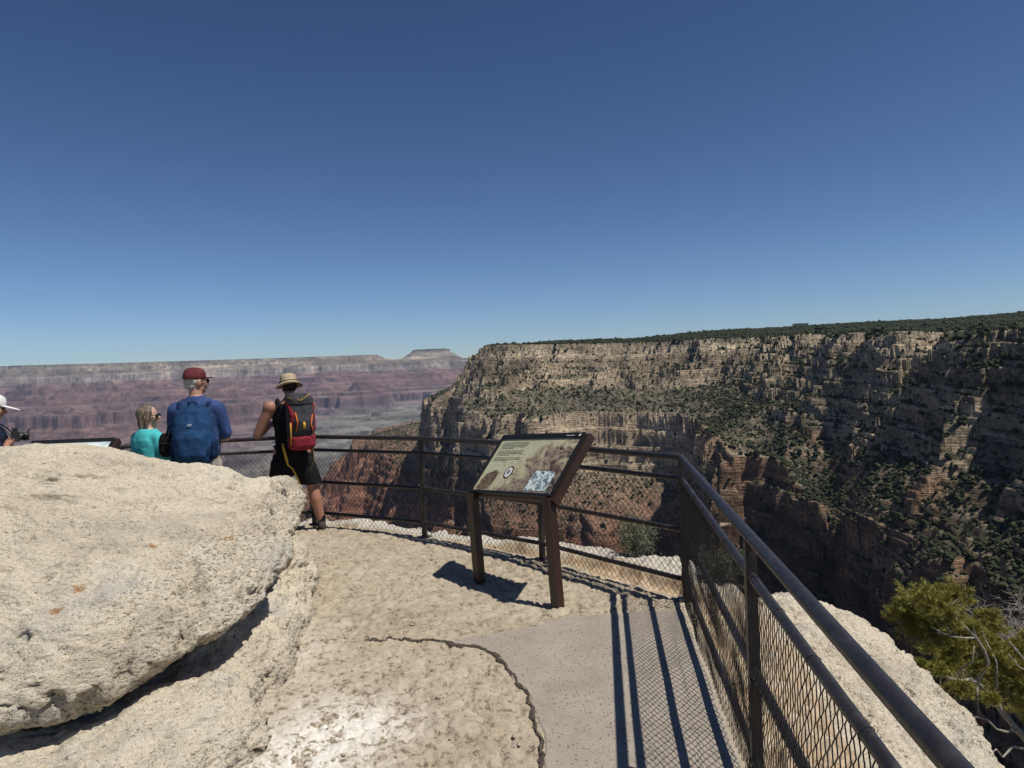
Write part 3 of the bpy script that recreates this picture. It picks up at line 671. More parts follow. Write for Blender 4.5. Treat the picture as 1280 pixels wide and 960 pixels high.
def boulder(name, outline, ctrl, centre, material, thick_under, nu=700, nt_=190, nb=60, kx=7.0, amp=1.0, edge_w=.1, pitzone=None, seed=0, under_in=.45, cavities=()):
    ol = smooth_closed(outline, nu); c2 = np.array(centre)
    rho = 1 - (1 - np.linspace(0, 1, nt_)) ** 1.35
    px = c2[0] + (ol[None, :, 0] - c2[0]) * rho[:, None]; py = c2[1] + (ol[None, :, 1] - c2[1]) * rho[:, None]
    zt = tps(ctrl, px, py); zl = ol[None, :, 2]; k_ = (1 - rho[:, None] ** kx) ** (1 / 2.2)
    z = zl + (zt - zl) * k_
    rb = np.linspace(1, under_in, nb + 1)[1:, None]
    bx = c2[0] + (ol[None, :, 0] - c2[0]) * rb; by = c2[1] + (ol[None, :, 1] - c2[1]) * rb
    bz = zl - thick_under * np.minimum(1, (1 - rb) * 12) ** .5 + 0 * bx
    Pq = np.concatenate([np.stack([px, py, z], -1), np.stack([bx, by, bz], -1)], 0)
    for it in range(2):
        du = np.roll(Pq, -1, 1) - np.roll(Pq, 1, 1); dv = np.gradient(Pq, axis=0); Nn = np.cross(dv, du)
        Nn /= np.linalg.norm(Nn, axis=-1, keepdims=True) + 1e-9
        if Nn[nt_ // 2, :, 2].mean() < 0: Nn = -Nn
        if it == 0:
            d = fbm3(Pq, .75, 3, .5, seed) * .10 + fbm3(Pq * np.array([1, 1, 2.2]), .28, 4, .55, seed + 1) * .055
        else:
            steep = 1 - np.clip(Nn[..., 2], 0, 1); pz = np.clip(.25 + steep * 1.1, 0, 1)
            if pitzone is not None: pz = np.maximum(pz * .8, pitzone(Pq))
            f_ = fbm3(Pq, .13, 4, .6, seed + 2); g_ = fbm3(Pq, .055, 4, .62, seed + 5)
            holes = sstep(.14, .30, fbm3(Pq, .17, 2, .5, seed + 7)) * sstep(.0, .2, f_ + .12)
            cr = 1 - np.abs(fbm3(Pq * np.array([.7, 1.2, 2.0]), .85, 4, .55, seed + 11)) * 22
            d = f_ * .026 + g_ * (.010 + .016 * pz) - sstep(.06, .20, g_) * .030 * pz - holes * .07 * pz + fbm3(Pq, .02, 3, .65, seed + 9) * (.006 + .008 * pz) - np.clip(cr, 0, 1) * .028 * sstep(-.1, .15, fbm3(Pq, 1.1, 2, .5, seed + 31))
            for cx_, cy_, cz__, cr_ in cavities:
                qd = np.sqrt(((Pq[..., 0] - cx_) / 1.3) ** 2 + (Pq[..., 1] - cy_) ** 2 + ((Pq[..., 2] - cz__) / .6) ** 2) / cr_ + fbm3(Pq, .06, 3, .6, seed + 13) * 1.3
                d = d - sstep(1.15, .45, qd) * cr_ * 1.1
        Pq = Pq + Nn * (d * amp)[..., None]
    Pq[0] = Pq[0].mean(0)
    zc_ = np.clip(pz + .25 * fbm3(Pq, .35, 2, .5, seed + 21), 0, 1)
    return np_mesh(name, Pq.reshape(-1, 3), grid_faces(nt_ + nb, nu, True), material, smooth=True, col=np.stack([zc_] * 3, -1).reshape(-1, 3))
bould = mat('pale_limestone', rough=.94, spec=.15); t = NT(bould); zone = t.n('ShaderNodeVertexColor', layer_name='col').outputs[0]
pos = t.n('ShaderNodeNewGeometry').outputs['Position']
mpn = t.n('ShaderNodeMapping'); mpn.inputs['Scale'].default_value = (1, 1, 2.4); mpn.inputs['Rotation'].default_value = (.25, -.15, 0); t.l(pos, mpn.inputs['Vector'])
n0 = t.noise(pos, 1.3, 4, .6); n1 = t.noise(mpn.outputs[0], 7, 6, .7, .5); n2 = t.noise(mpn.outputs[0], 34, 6, .72, .3); n3 = t.noise(pos, 140, 3, .7)
base = t.ramp(n0, [(.30, (.48, .42, .33)), (.42, (.66, .575, .435)), (.54, (.75, .66, .505)), (.64, (.66, .60, .49)), (.74, (.50, .475, .42))])
base = t.mix(t.ramp(n1, [(.34, (.7, .7, .7)), (.44, (0, 0, 0))]), base, (.46, .41, .33))
lich = t.ramp(t.math('ADD', t.math('MULTIPLY', n2, .5), t.math('MULTIPLY', n0, .5)), [(.54, (0, 0, 0)), (.64, (.45, .45, .45))])
base = t.mix(lich, base, (.44, .43, .40))
base = t.mix(t.ramp(t.math('SUBTRACT', n2, t.math('MULTIPLY', zone, .095)), [(.335, (.95, .95, .95)), (.385, (0, 0, 0))]), base, (.19, .155, .12))
vo = t.n('ShaderNodeTexVoronoi', feature='F1'); vo.inputs['Scale'].default_value = 3.1; t.l(pos, vo.inputs['Vector'])
vs = t.n('ShaderNodeSeparateColor'); t.l(vo.outputs['Color'], vs.inputs[0])
orange = t.math('MULTIPLY', t.math('MULTIPLY', t.math('LESS_THAN', t.math('ADD', vo.outputs['Distance'], t.math('MULTIPLY', n1, .25)), .235), t.math('GREATER_THAN', vs.outputs[0], .45)), t.ramp(n2, [(.42, (0, 0, 0)), (.5, (1, 1, 1))]))
base = t.mix(t.math('MULTIPLY', orange, .85), base, (.46, .20, .07))
n4 = t.noise(pos, 62, 5, .8); base = t.mix(t.ramp(t.math('SUBTRACT', n4, t.math('MULTIPLY', zone, .04)), [(.36, (.8, .8, .8)), (.43, (0, 0, 0))]), base, (.26, .22, .175))
base = t.mix(.55, base, t.ramp(n3, [(.3, (.22, .22, .22)), (.7, (.78, .78, .78))]), 'OVERLAY')
t.color(base)
t.bump(t.math('ADD', t.math('MULTIPLY', n2, .75), t.math('ADD', t.math('MULTIPLY', n3, .2), t.math('MULTIPLY', n1, .6))), 1.0, .035)
CAV1 = [(-2.329, 5.479, .95, .045), (-2.144, 5.297, .92, .06), (-1.88, 5.45, .86, .085), (-2.32, 4.55, .93, .03), (-1.95, 4.85, .84, .03), (-1.75, 4.0, .66, .05), (-1.92, 3.78, .66, .035), (-2.15, 3.42, .56, .085), (-2.35, 3.22, .46, .06), (-2.75, 4.2, .9, .04), (-1.60, 4.6, .76, .05), (-2.0, 3.5, .55, .04), (-2.9, 5.3, 1.17, .05)]
OUT1 = [(-3.3, 2.55, .22), (-2.7, 2.88, .27), (-2.29, 3.06, .31), (-2.0, 3.175, .36), (-1.74, 3.376, .42), (-1.557, 3.58, .46), (-1.424, 3.908, .52), (-1.44, 4.40, .62), (-1.55, 4.95, .70), (-1.64, 5.35, .74), (-1.72, 5.68, .76),
        (-1.85, 6.0, .80), (-2.3, 6.05, .8), (-3.0, 6.5, .9), (-4.0, 6.5, 1.0), (-5.2, 5.9, 1.0), (-5.9, 4.5, .9), (-5.5, 3.2, .6), (-4.4, 2.5, .3)]
CT1 = [(x_ * .93 - 3.4 * .07, y_ * .93 + 4.5 * .07, z_ + .20) for x_, y_, z_ in OUT1] + \
      [(-1.80, 5.62, 1.03), (-1.72, 5.40, .93), (-1.98, 5.46, .85), (-2.12, 5.45, .965), (-2.48, 5.5, 1.09), (-2.9, 5.6, 1.17), (-3.08, 5.54, 1.22), (-3.46, 5.26, 1.285), (-3.9, 5.0, 1.30), (-4.6, 4.8, 1.30),
       (-2.4, 4.4, .93), (-2.9, 4.6, 1.12), (-2.0, 4.3, .84), (-1.75, 4.9, .84), (-2.6, 3.7, .78), (-3.2, 3.9, .96), (-3.8, 3.9, 1.10)]
b1 = boulder('limestone_boulder', OUT1, CT1, (-3.4, 4.5), bould, .10, pitzone=lambda p: sstep(-2.3, -1.7, p[..., 0]) * .8, seed=1, cavities=CAV1)
tag(b1, 'huge pale tilted limestone slab with orange lichen, lying on top of the lower rock', 'boulder')
OUT2 = [(-3.4, 2.2, -.05), (-2.5, 2.3, -.05), (-1.9, 2.45, -.05), (-1.45, 2.75, -.05), (-1.27, 3.08, -.04), (-1.24, 3.4, -.04), (-1.40, 3.7, -.04), (-1.37, 4.05, -.04), (-1.46, 4.44, -.03), (-1.50, 5.0, -.03), (-1.62, 5.5, -.03), (-1.72, 6.1, -.03), (-2.0, 6.7, -.03), (-2.1, 6.95, -.03),
        (-2.6, 7.1, -.05), (-4, 7.1, -.05), (-5.6, 6.4, -.05), (-6.2, 4.5, -.05), (-5.5, 2.6, -.05)]
CT2 = [(x_ * .93 - 3.4 * .07, y_ * .93 + 4.6 * .07, .24) for x_, y_, z_ in OUT2] + [(-1.75, 4.2, .28), (-2.0, 3.5, .22), (-1.50, 3.4, .25), (-2.5, 2.8, .12), (-1.7, 5.2, .40), (-1.9, 6.1, .42), (-1.78, 5.8, .40), (-3, 3.4, .16), (-4, 4.5, .4), (-3, 5.5, .4)]
b2 = boulder('limestone_boulder', OUT2, CT2, (-3.4, 4.6), bould, .02, kx=13, seed=4)
tag(b2, 'broad lower limestone block under the tilted slab, beside the tan rock floor', 'boulder')
OUT3 = [(1.36, 5.40, -.38), (1.72, 5.92, -.50), (2.15, 6.16, -.75), (2.62, 6.02, -.95), (2.98, 5.55, -1.1), (3.06, 4.9, -1.2), (3.08, 4.3, -1.3), (2.95, 3.6, -1.35), (2.7, 2.8, -1.3), (2.4, 2.0, -1.2), (1.8, 1.5, -.9), (1.40, 1.8, -.5), (1.32, 2.8, -.40), (1.34, 3.8, -.38), (1.36, 4.7, -.38)]
CT3 = [(x_ * .95 + 2.0 * .05, y_ * .95 + 4.2 * .05, z_ + .22 if x_ < 1.9 else z_ + .30) for x_, y_, z_ in OUT3] + [(2.05, 5.7, -.17), (2.42, 5.55, -.22), (2.70, 5.22, -.35), (2.74, 4.8, -.42), (2.74, 4.4, -.50), (2.55, 3.9, -.52), (1.9, 4.8, -.12), (1.75, 4.0, -.16), (2.15, 4.5, -.14), (1.7, 3.2, -.24), (2.1, 3.0, -.42), (1.6, 5.3, -.14), (2.3, 5.0, -.18)]
b3 = boulder('limestone_outcrop', OUT3, CT3, (2.0, 4.2), bould, .5, kx=9, seed=8, nu=600, nt_=170)
tag(b3, 'bulging white limestone outcrop just outside the railing, pitted and dropping to the canyon', 'rock')

# ============================================================ railing with chain-link infill
steel = mat('dark_steel', (.045, .036, .032), .42, .0, .5); t = NT(steel); pos = t.n('ShaderNodeNewGeometry').outputs['Position']
n_ = t.noise(pos, 14, 5, .7); t.color(t.ramp(n_, [(.35, (.016, .013, .012)), (.55, (.026, .021, .020)), (.78, (.065, .055, .05))]))
rr_ = t.ramp(t.noise(pos, 60, 3, .6), [(.3, (.30, .30, .30)), (.7, (.55, .55, .55))]); t.l(rr_, t.b.inputs['Roughness']); t.bump(t.noise(pos, 180, 3, .6), .15, .001)
wirem = mat('fence_wire', (.016, .014, .014), .45, 0, .5)
rail = empty('metal_railing', (1.205, 5.15, 0))
tag(rail, 'dark steel guard railing filled with chain-link mesh, turning a corner at the canyon edge', 'railing')
o_ = Vector(rail.location)
def gz(x, y): return float(ground_z(np.array([[x]]), np.array([[y]]))[0][0, 0])
def RP(z, pts=FENCE, dz=0): return [Vector((x, y, z + dz)) - o_ for x, y in pts]
def dense(pts, step=.25):
    out = []
    for a, b in zip(pts, pts[1:]):
        k_ = max(1, int((b - a).length / step))
        out += [a + (b - a) * i / k_ for i in range(k_)]
    return out + [pts[-1]]
for nm, z, r_ in (('top_rail', 1.05, .024), ('upper_rail', .895, .0185), ('middle_rail', .52, .019), ('bottom_rail', .155, .019)):
    bm = bmesh.new(); tube(bm, RP(z), r_, 14); bm_obj(nm, bm, steel, rail, smooth=True)
for i, (x, y) in enumerate(FENCE):
    if i == len(FENCE) - 1 or i == 0: continue
    bm = bmesh.new(); zb = gz(x, y) - .03
    dx, dy = FENCE[i + 1][0] - x, FENCE[i + 1][1] - y; rt = Matrix.Rotation(math.atan2(dy, dx), 3, 'Z')
    s_ = .044
    box(bm, Vector((x, y, (1.035 + zb) / 2)) - o_, (s_, s_, 1.035 - zb), rt)
    box(bm, Vector((x, y, zb + .036)) - o_, (.11, .11, .012), rt)
    bm_obj('post', bm, steel, rail, bevel=.004)
# woven wire: every spiral zigzags between its neighbours
P_, Q_ = .0285, .031
pts = [Vector((x, y, 0)) for x, y in FENCE]
Vw = []; Fw = []; nW = 0; s0 = 0.0
for a, b in zip(pts, pts[1:]):
    L = (b - a).length; d = (b - a) / L; nrm = Vector((d.y, -d.x, 0))        # toward the walkway
    if nrm.dot(Vector((-.5, 3.5, 0)) - (a + b) / 2) < 0: nrm = -nrm
    K = int(L / P_)
    for k_ in range(K):
        nseg = 28; i_ = np.arange(nseg + 1)
        u = k_ * P_ + ((i_ + k_) % 2) * P_ * 1.04 + rng.normal(size=nseg + 1) * .0012
        zz = .893 - i_ * Q_ + .002 * np.sin(k_ * .7)
        base_y = .014 + .010 * (1 + np.sin((s0 + u) * 2.3)) * np.clip((.88 - zz) * 3, 0, 1) + .014 * fbm(s0 + u, zz * 3, .6, 2, .5, 110) * 2 * np.clip((.88 - zz) * 2, 0, 1)
        off = base_y + np.where((i_ + k_) % 2, .0022, -.0022)
        c3 = np.stack([a.x + d.x * u + nrm.x * off - o_.x, a.y + d.y * u + nrm.y * off - o_.y, zz - o_.z], -1)
        rw = .0021
        X3 = np.array([nrm.x, nrm.y, 0]); Z3 = np.array([d.x, d.y, .0])
        ring = np.stack([c3 + X3 * rw, c3 - X3 * rw * .5 + Z3 * rw * 1.1, c3 - X3 * rw * .5 - Z3 * rw * 1.1], 1)
        Vw.append(ring.reshape(-1, 3)); b0 = nW + (np.arange(nseg) * 3)[:, None]
        for j in range(3): Fw.append(np.stack([b0[:, 0] + j, b0[:, 0] + (j + 1) % 3, b0[:, 0] + 3 + (j + 1) % 3, b0[:, 0] + 3 + j], -1))
        nW += (nseg + 1) * 3
    s0 += L
cl = np_mesh('chain_link_mesh', np.concatenate(Vw), np.concatenate(Fw), wirem, rail)
# wire ties along the rails
bm = bmesh.new(); tube(bm, [(.018 * .5 * math.sin(t_), math.cos(t_) * .0205, math.sin(t_) * .0205) for t_ in np.linspace(0, 6.7, 12)], .0013, 5)
tie = bm_obj('wire_tie', bm, wirem, rail); tm_ = tie.data; bpy.data.objects.remove(tie); nt_t = 0
for a, b in list(zip(pts, pts[1:]))[::-1]:
    L = (b - a).length; d = (b - a) / L; nrm = Vector((d.y, -d.x, 0))
    if nrm.dot(Vector((-.5, 3.5, 0)) - (a + b) / 2) < 0: nrm = -nrm
    for q in np.arange(.1, L, .36):
        if (a + d * q).y < .9 or nt_t > 52: continue
        o = bpy.data.objects.new('wire_tie', tm_); C.objects.link(o); o.parent = rail; nt_t += 1
        o.location = a + d * (q + random.uniform(-.04, .04)) + Vector((0, 0, .895)) - o_ ; o.rotation_euler = (0, 0, math.atan2(d.y, d.x) + random.uniform(-.3, .3))

# ============================================================ interpretive sign
brown = mat('brown_steel', (.055, .026, .014), .38, 0, .5); t = NT(brown); pos = t.n('ShaderNodeNewGeometry').outputs['Position']
t.color(t.ramp(t.noise(pos, 22, 5, .7), [(.35, (.024, .011, .007)), (.6, (.036, .017, .011)), (.8, (.065, .036, .024))])); t.bump(t.noise(pos, 160, 3, .6), .15, .001)
blackp = mat('black_frame_paint', (.012, .011, .010), .35)
def flat_mat(name, colr, rough=.35): return mat(name, colr, rough)
def make_sign(name, origin, ax, width, label, facem, posts=True, tilt=45, zf=.765):
    """origin: middle of the lower front edge on plan; ax: unit vector along the width (viewer's left to right)"""
    root = empty(name, (origin[0], origin[1], 0), math.atan2(ax[1], ax[0])); tag(root, label, 'sign')
    D = .61; c_, s_ = math.cos(R_(tilt)), math.sin(R_(tilt))
    rot = Matrix.Rotation(R_(tilt), 3, 'X')
    def lp(u, v, w_=0): return Vector((u, v * c_ - w_ * s_, zf + v * s_ + w_ * c_))   # u along, v up the slope, w off the face
    for sx in (-1, 1):
        bm = bmesh.new(); x = sx * (width / 2 - .035)
        gx = root.location.x + ax[0] * x; gy = root.location.y + ax[1] * x; zb = gz(gx, gy) - .04
        box(bm, (x, .0, (zf + zb) / 2), (.072, .072, zf - zb)); bm_obj('post', bm, brown, root, bevel=.004)
        bm = bmesh.new(); xx = sx * (width / 2 + .018)
        box(bm, lp(xx, D / 2 - .01, -.035), (.030, D + .03, .066), rot); 
        bm_obj('side_arm', bm, brown, root, bevel=.004)
    fr = bmesh.new()
    for v, h in ((.012, .024), (D - .022, .044)): box(fr, lp(0, v, 0), (width, h, .035), rot)
    for sx in (-1, 1): box(fr, lp(sx * (width / 2 - .012), D / 2, 0), (.024, D - .068, .0345), rot)
    bm_obj('frame', fr, blackp, root, bevel=.003)
    bm = bmesh.new(); box(bm, lp(0, .012, -.045), (width, .030, .05), rot); bm_obj('front_rail', bm, brown, root, bevel=.003)
    bm = bmesh.new(); pw_, pd = width - .048, D - .068; box(bm, lp(0, .024 + pd / 2, -.004), (pw_, pd, .016), rot)
    pn = bm_obj('panel', bm, facem, root)
    return root, lp, rot, pw_, pd
facem = mat('sign_face', rough=.28, spec=.5); t = NT(facem); oc = t.n('ShaderNodeTexCoord').outputs['Object']
mp = t.n('ShaderNodeSeparateXYZ'); t.l(oc, mp.inputs[0])
na = t.noise(oc, 9, 6, .65, .6); nb_ = t.noise(oc, 26, 6, .7, .4)
# a sepia landscape: pale upper left, dark brown lower right
def lin(ax_, bx_, cz_, k0): return t.math('ADD', t.math('ADD', t.math('MULTIPLY', mp.outputs[0], ax_), t.math('MULTIPLY', mp.outputs[1], bx_)), k0)
grad = lin(.75, -1.15, 0, .66)                                # printed design, not light: darker towards the lower right
gm1 = t.math('ADD', grad, t.math('MULTIPLY', t.math('SUBTRACT', na, .5), 1.7))
basec = t.ramp(gm1, [(.12, (.47, .47, .31)), (.36, (.44, .42, .26)), (.50, (.30, .25, .16)), (.62, (.15, .105, .08)), (.80, (.045, .03, .025))])
lay = t.noise(oc, 5, 7, .75, 2.2); basec = t.mix(t.math('MULTIPLY', t.ramp(lay, [(.47, (0, 0, 0)), (.51, (1, 1, 1)), (.55, (0, 0, 0))]), t.ramp(gm1, [(.42, (0, 0, 0)), (.55, (.8, .8, .8))])), basec, (.42, .36, .27))
basec = t.mix(t.ramp(nb_, [(.35, (.6, .6, .6)), (.5, (0, 0, 0))]), basec, t.mix(.55, basec, (.07, .045, .03)))
t.color(basec)
sgn, lp, rot, pw_, pd = make_sign('information_sign', (-.035, 5.485), Vector((.66, -.752, 0)).normalized(), .98, 'tilted brown framed information sign with sepia landscape panel, standing on two posts before the railing', facem)
sgn.rotation_euler = (0, R_(-3.6), sgn.rotation_euler[2])                 # the posts lean a little
ink = mat('printed_ink', (.06, .045, .03), .4); white_print = mat('white_print', (.62, .64, .60), .35)
def flat(bm, lp, u0, v0, u1, v1, w_=.0055):
    q = [bm.verts.new(lp(a, b, w_)) for a, b in ((u0, v0), (u1, v0), (u1, v1), (u0, v1))]; bm.faces.new(q)
# blocks of small print, too small to read: broken dashes
rs = random.Random(4); bm = bmesh.new(); v = .525
for para in (5, 4, 3):
    for i in range(para):
        u = -.43; end = -.10 - rs.random() * .05 - (.13 if i == para - 1 else 0)
        while u < end:
            wl = rs.uniform(.012, .034); flat(bm, lp, u, v, min(u + wl, end + .01), v + .0058); u += wl + .006
        v -= .0155
    v -= .012
bm_obj('printed_text', bm, ink, sgn)
# inset photographs: waterfall-pale picture, oval portrait, dark figure picture
inset = mat('inset_photo', rough=.3); t = NT(inset); oc = t.n('ShaderNodeTexCoord').outputs['Object']
t.color(t.ramp(t.noise(oc, 26, 6, .7, .8), [(.36, (.04, .045, .045)), (.46, (.22, .27, .27)), (.52, (.50, .58, .57)), (.62, (.70, .76, .74))]))
bm = bmesh.new(); flat(bm, lp, .15, .05, .39, .235, .006); bm_obj('inset_picture', bm, inset, sgn)
def oval(cu, cv, ru, rv, w_, mt, nm, par):
    bm = bmesh.new(); bm.faces.new([bm.verts.new(lp(cu + ru * math.cos(a), cv + rv * math.sin(a), w_)) for a in np.linspace(0, 2 * math.pi, 28)[:-1]]); return bm_obj(nm, bm, mt, par)
oval(-.145, .215, .048, .062, .006, blackp, 'portrait_border', sgn)
oval(-.145, .215, .036, .050, .0066, white_print, 'portrait', sgn)
oval(-.147, .218, .016, .024, .0072, mat('portrait_figure', (.16, .13, .11), .5), 'portrait_figure', sgn)
bm = bmesh.new()
pp = [(-.44, .05), (-.40, .035), (-.33, .04), (-.29, .06), (-.27, .10), (-.26, .17), (-.27, .22), (-.32, .235), (-.36, .215), (-.40, .20), (-.43, .15)]
bm.faces.new([bm.verts.new(lp(a, b, .0058)) for a, b in pp])
fig = mat('engraving', rough=.4); t = NT(fig); oc = t.n('ShaderNodeTexCoord').outputs['Object']
t.color(t.ramp(t.noise(oc, 34, 6, .75, .5), [(.38, (.05, .035, .02)), (.52, (.13, .09, .05)), (.63, (.34, .29, .18))])); bm_obj('printed_engraving', bm, fig, sgn)
bm = bmesh.new()
flat(bm, lp, .30, .578, .39, .583, .0182); bm_obj('header_print', bm, white_print, sgn)
bm = bmesh.new(); flat(bm, lp, .435, .572, .455, .592, .0182); bm_obj('header_emblem', bm, white_print, sgn)
bm = bmesh.new()
for i in range(4):
    flat(bm, lp, -.05 + .01 * i, .085 - i * .014, .12, .0885 - i * .014, .0058)
bm_obj('caption_text', bm, mat('caption_ink', (.45, .40, .28), .5), sgn)

mapm = mat('map_face', rough=.3); t = NT(mapm); oc = t.n('ShaderNodeTexCoord').outputs['Object']
t.color(t.ramp(t.noise(oc, 14, 6, .7, .5), [(.35, (.35, .50, .52)), (.47, (.55, .64, .64)), (.55, (.72, .76, .74)), (.7, (.62, .70, .64))]))
s2, *_r = make_sign('map_sign', (-4.74, 7.14), Vector((.995, -.05, 0)).normalized(), .92, 'pale blue map panel in a brown frame, mostly hidden behind the big boulder', mapm, tilt=40, zf=.79)
s2.location.z = .0

# ============================================================ people
skin = mat('skin', (.36, .19, .125), .55); skin2 = mat('skin_tanned', (.30, .145, .09), .55); skin3 = mat('skin_pale', (.46, .27, .20), .55)
def cloth(name, c, rough=.9, var=.25, sc=9):
    m = mat(name, c, rough, spec=.15); t = NT(m); oc = t.n('ShaderNodeTexCoord').outputs['Object']
    d = tuple(q * (1 - var) for q in c); u = tuple(min(1, q * (1 + var)) for q in c)
    t.color(t.ramp(t.noise(oc, sc, 4, .6), [(.35, d), (.65, u)])); t.bump(t.math('ADD', t.noise(oc, 16, 3, .6, 1.0), t.math('MULTIPLY', t.noise(oc, 300, 2, .5), .15)), .45, .012)
    return m
def hand(bm, wrist, direc, palm, side, s=1.0):
    """palm with four fingers and a thumb; direc along the fingers, palm = palm normal, side = +1/-1 thumb side"""
    w_ = Vector(wrist); d = Vector(direc).normalized(); n = Vector(palm).normalized(); n = (n - d * n.dot(d)).normalized(); x = d.cross(n) * side
    for k in (-1, 0, 1): cap(bm, w_ + x * k * .018 * s, .017 * s, w_ + d * .085 * s + x * k * .024 * s, .014 * s, 8)
    for k, ln in zip((-1.5, -.5, .5, 1.5), (.058, .072, .078, .068)):
        a = w_ + d * .085 * s + x * k * .019 * s; b = a + (d * .8 + n * .35) * ln * .55 * s; c_ = b + (d * .35 + n * .85) * ln * .5 * s
        cap(bm, a, .0095 * s, b, .0085 * s, 8); cap(bm, b, .0085 * s, c_, .0075 * s, 8)
    a = w_ + d * .025 * s + x * .03 * s; b = a + (d * .6 + x * .6 + n * .3) * .04 * s; cap(bm, a, .013 * s, b, .010 * s, 8); cap(bm, b, .010 * s, b + (d * .8 + n * .5) * .03 * s, .0085 * s, 8)
def head(bm, c, yaw, tilt=0, s=1.0, neck=None):
    """skull, jaw, nose, ears, brow; face looks along +Y turned by yaw"""
    Rt = Matrix.Rotation(yaw, 3, 'Z') @ Matrix.Rotation(tilt, 3, 'X'); c = Vector(c)
    def q(v): return c + Rt @ (Vector(v) * s)
    ell(bm, q((0, -.012, .02)), (.076 * s, .096 * s, .098 * s), Rt); ell(bm, q((0, .028, -.045)), (.055 * s, .062 * s, .068 * s), Rt)
    ell(bm, q((0, .06, -.088)), (.028 * s, .024 * s, .022 * s), Rt)
    cap(bm, q((0, .086, .012)), .011 * s, q((0, .108, -.022)), .015 * s, 8)
    ell(bm, q((0, .083, -.055)), (.026 * s, .012 * s, .012 * s), Rt)
    for sx in (-1, 1): ell(bm, q((sx * .078, -.005, -.008)), (.010 * s, .022 * s, .034 * s), Rt); ell(bm, q((sx * .035, .062, -.02)), (.03 * s, .025 * s, .03 * s), Rt)
    if neck: cap(bm, neck, .062 * s, q((0, -.012, -.05)), .055 * s, 14)
    return q, Rt
def eyes_mouth(q, s, par):
    for sx in (-1, 1):
        bm = bmesh.new(); ell(bm, q((sx * .031, .082, .012)), (.012 * s, .010 * s, .008 * s)); bm_obj('eye', bm, M_eye, par, True)
    bm = bmesh.new(); ell(bm, q((0, .094, -.055)), (.022 * s, .005 * s, .005 * s)); bm_obj('mouth', bm, M_lip, par, True)
M_eye = mat('eye_dark', (.04, .03, .025), .2); M_lip = mat('lips', (.30, .11, .09), .5); M_glass = mat('sunglass', (.008, .008, .009), .12); M_black = cloth('black_cloth', (.010, .010, .011)); M_sole = mat('shoe_sole', (.09, .075, .06), .8)
def glasses(q, Rt, s, par):
    bm = bmesh.new()
    for sx in (-1, 1):
        ell(bm, q((sx * .035, .093, .008)), (.030 * s, .012 * s, .021 * s), Rt); tube(bm, [q((sx * .062, .085, .012)), q((sx * .079, .03, .012)), q((sx * .081, -.01, .008))], .0045 * s, 6)
    tube(bm, [q((-.012, .105, .012)), q((.012, .105, .012))], .004 * s, 6)
    bm_obj('sunglasses', bm, M_glass, par, True)

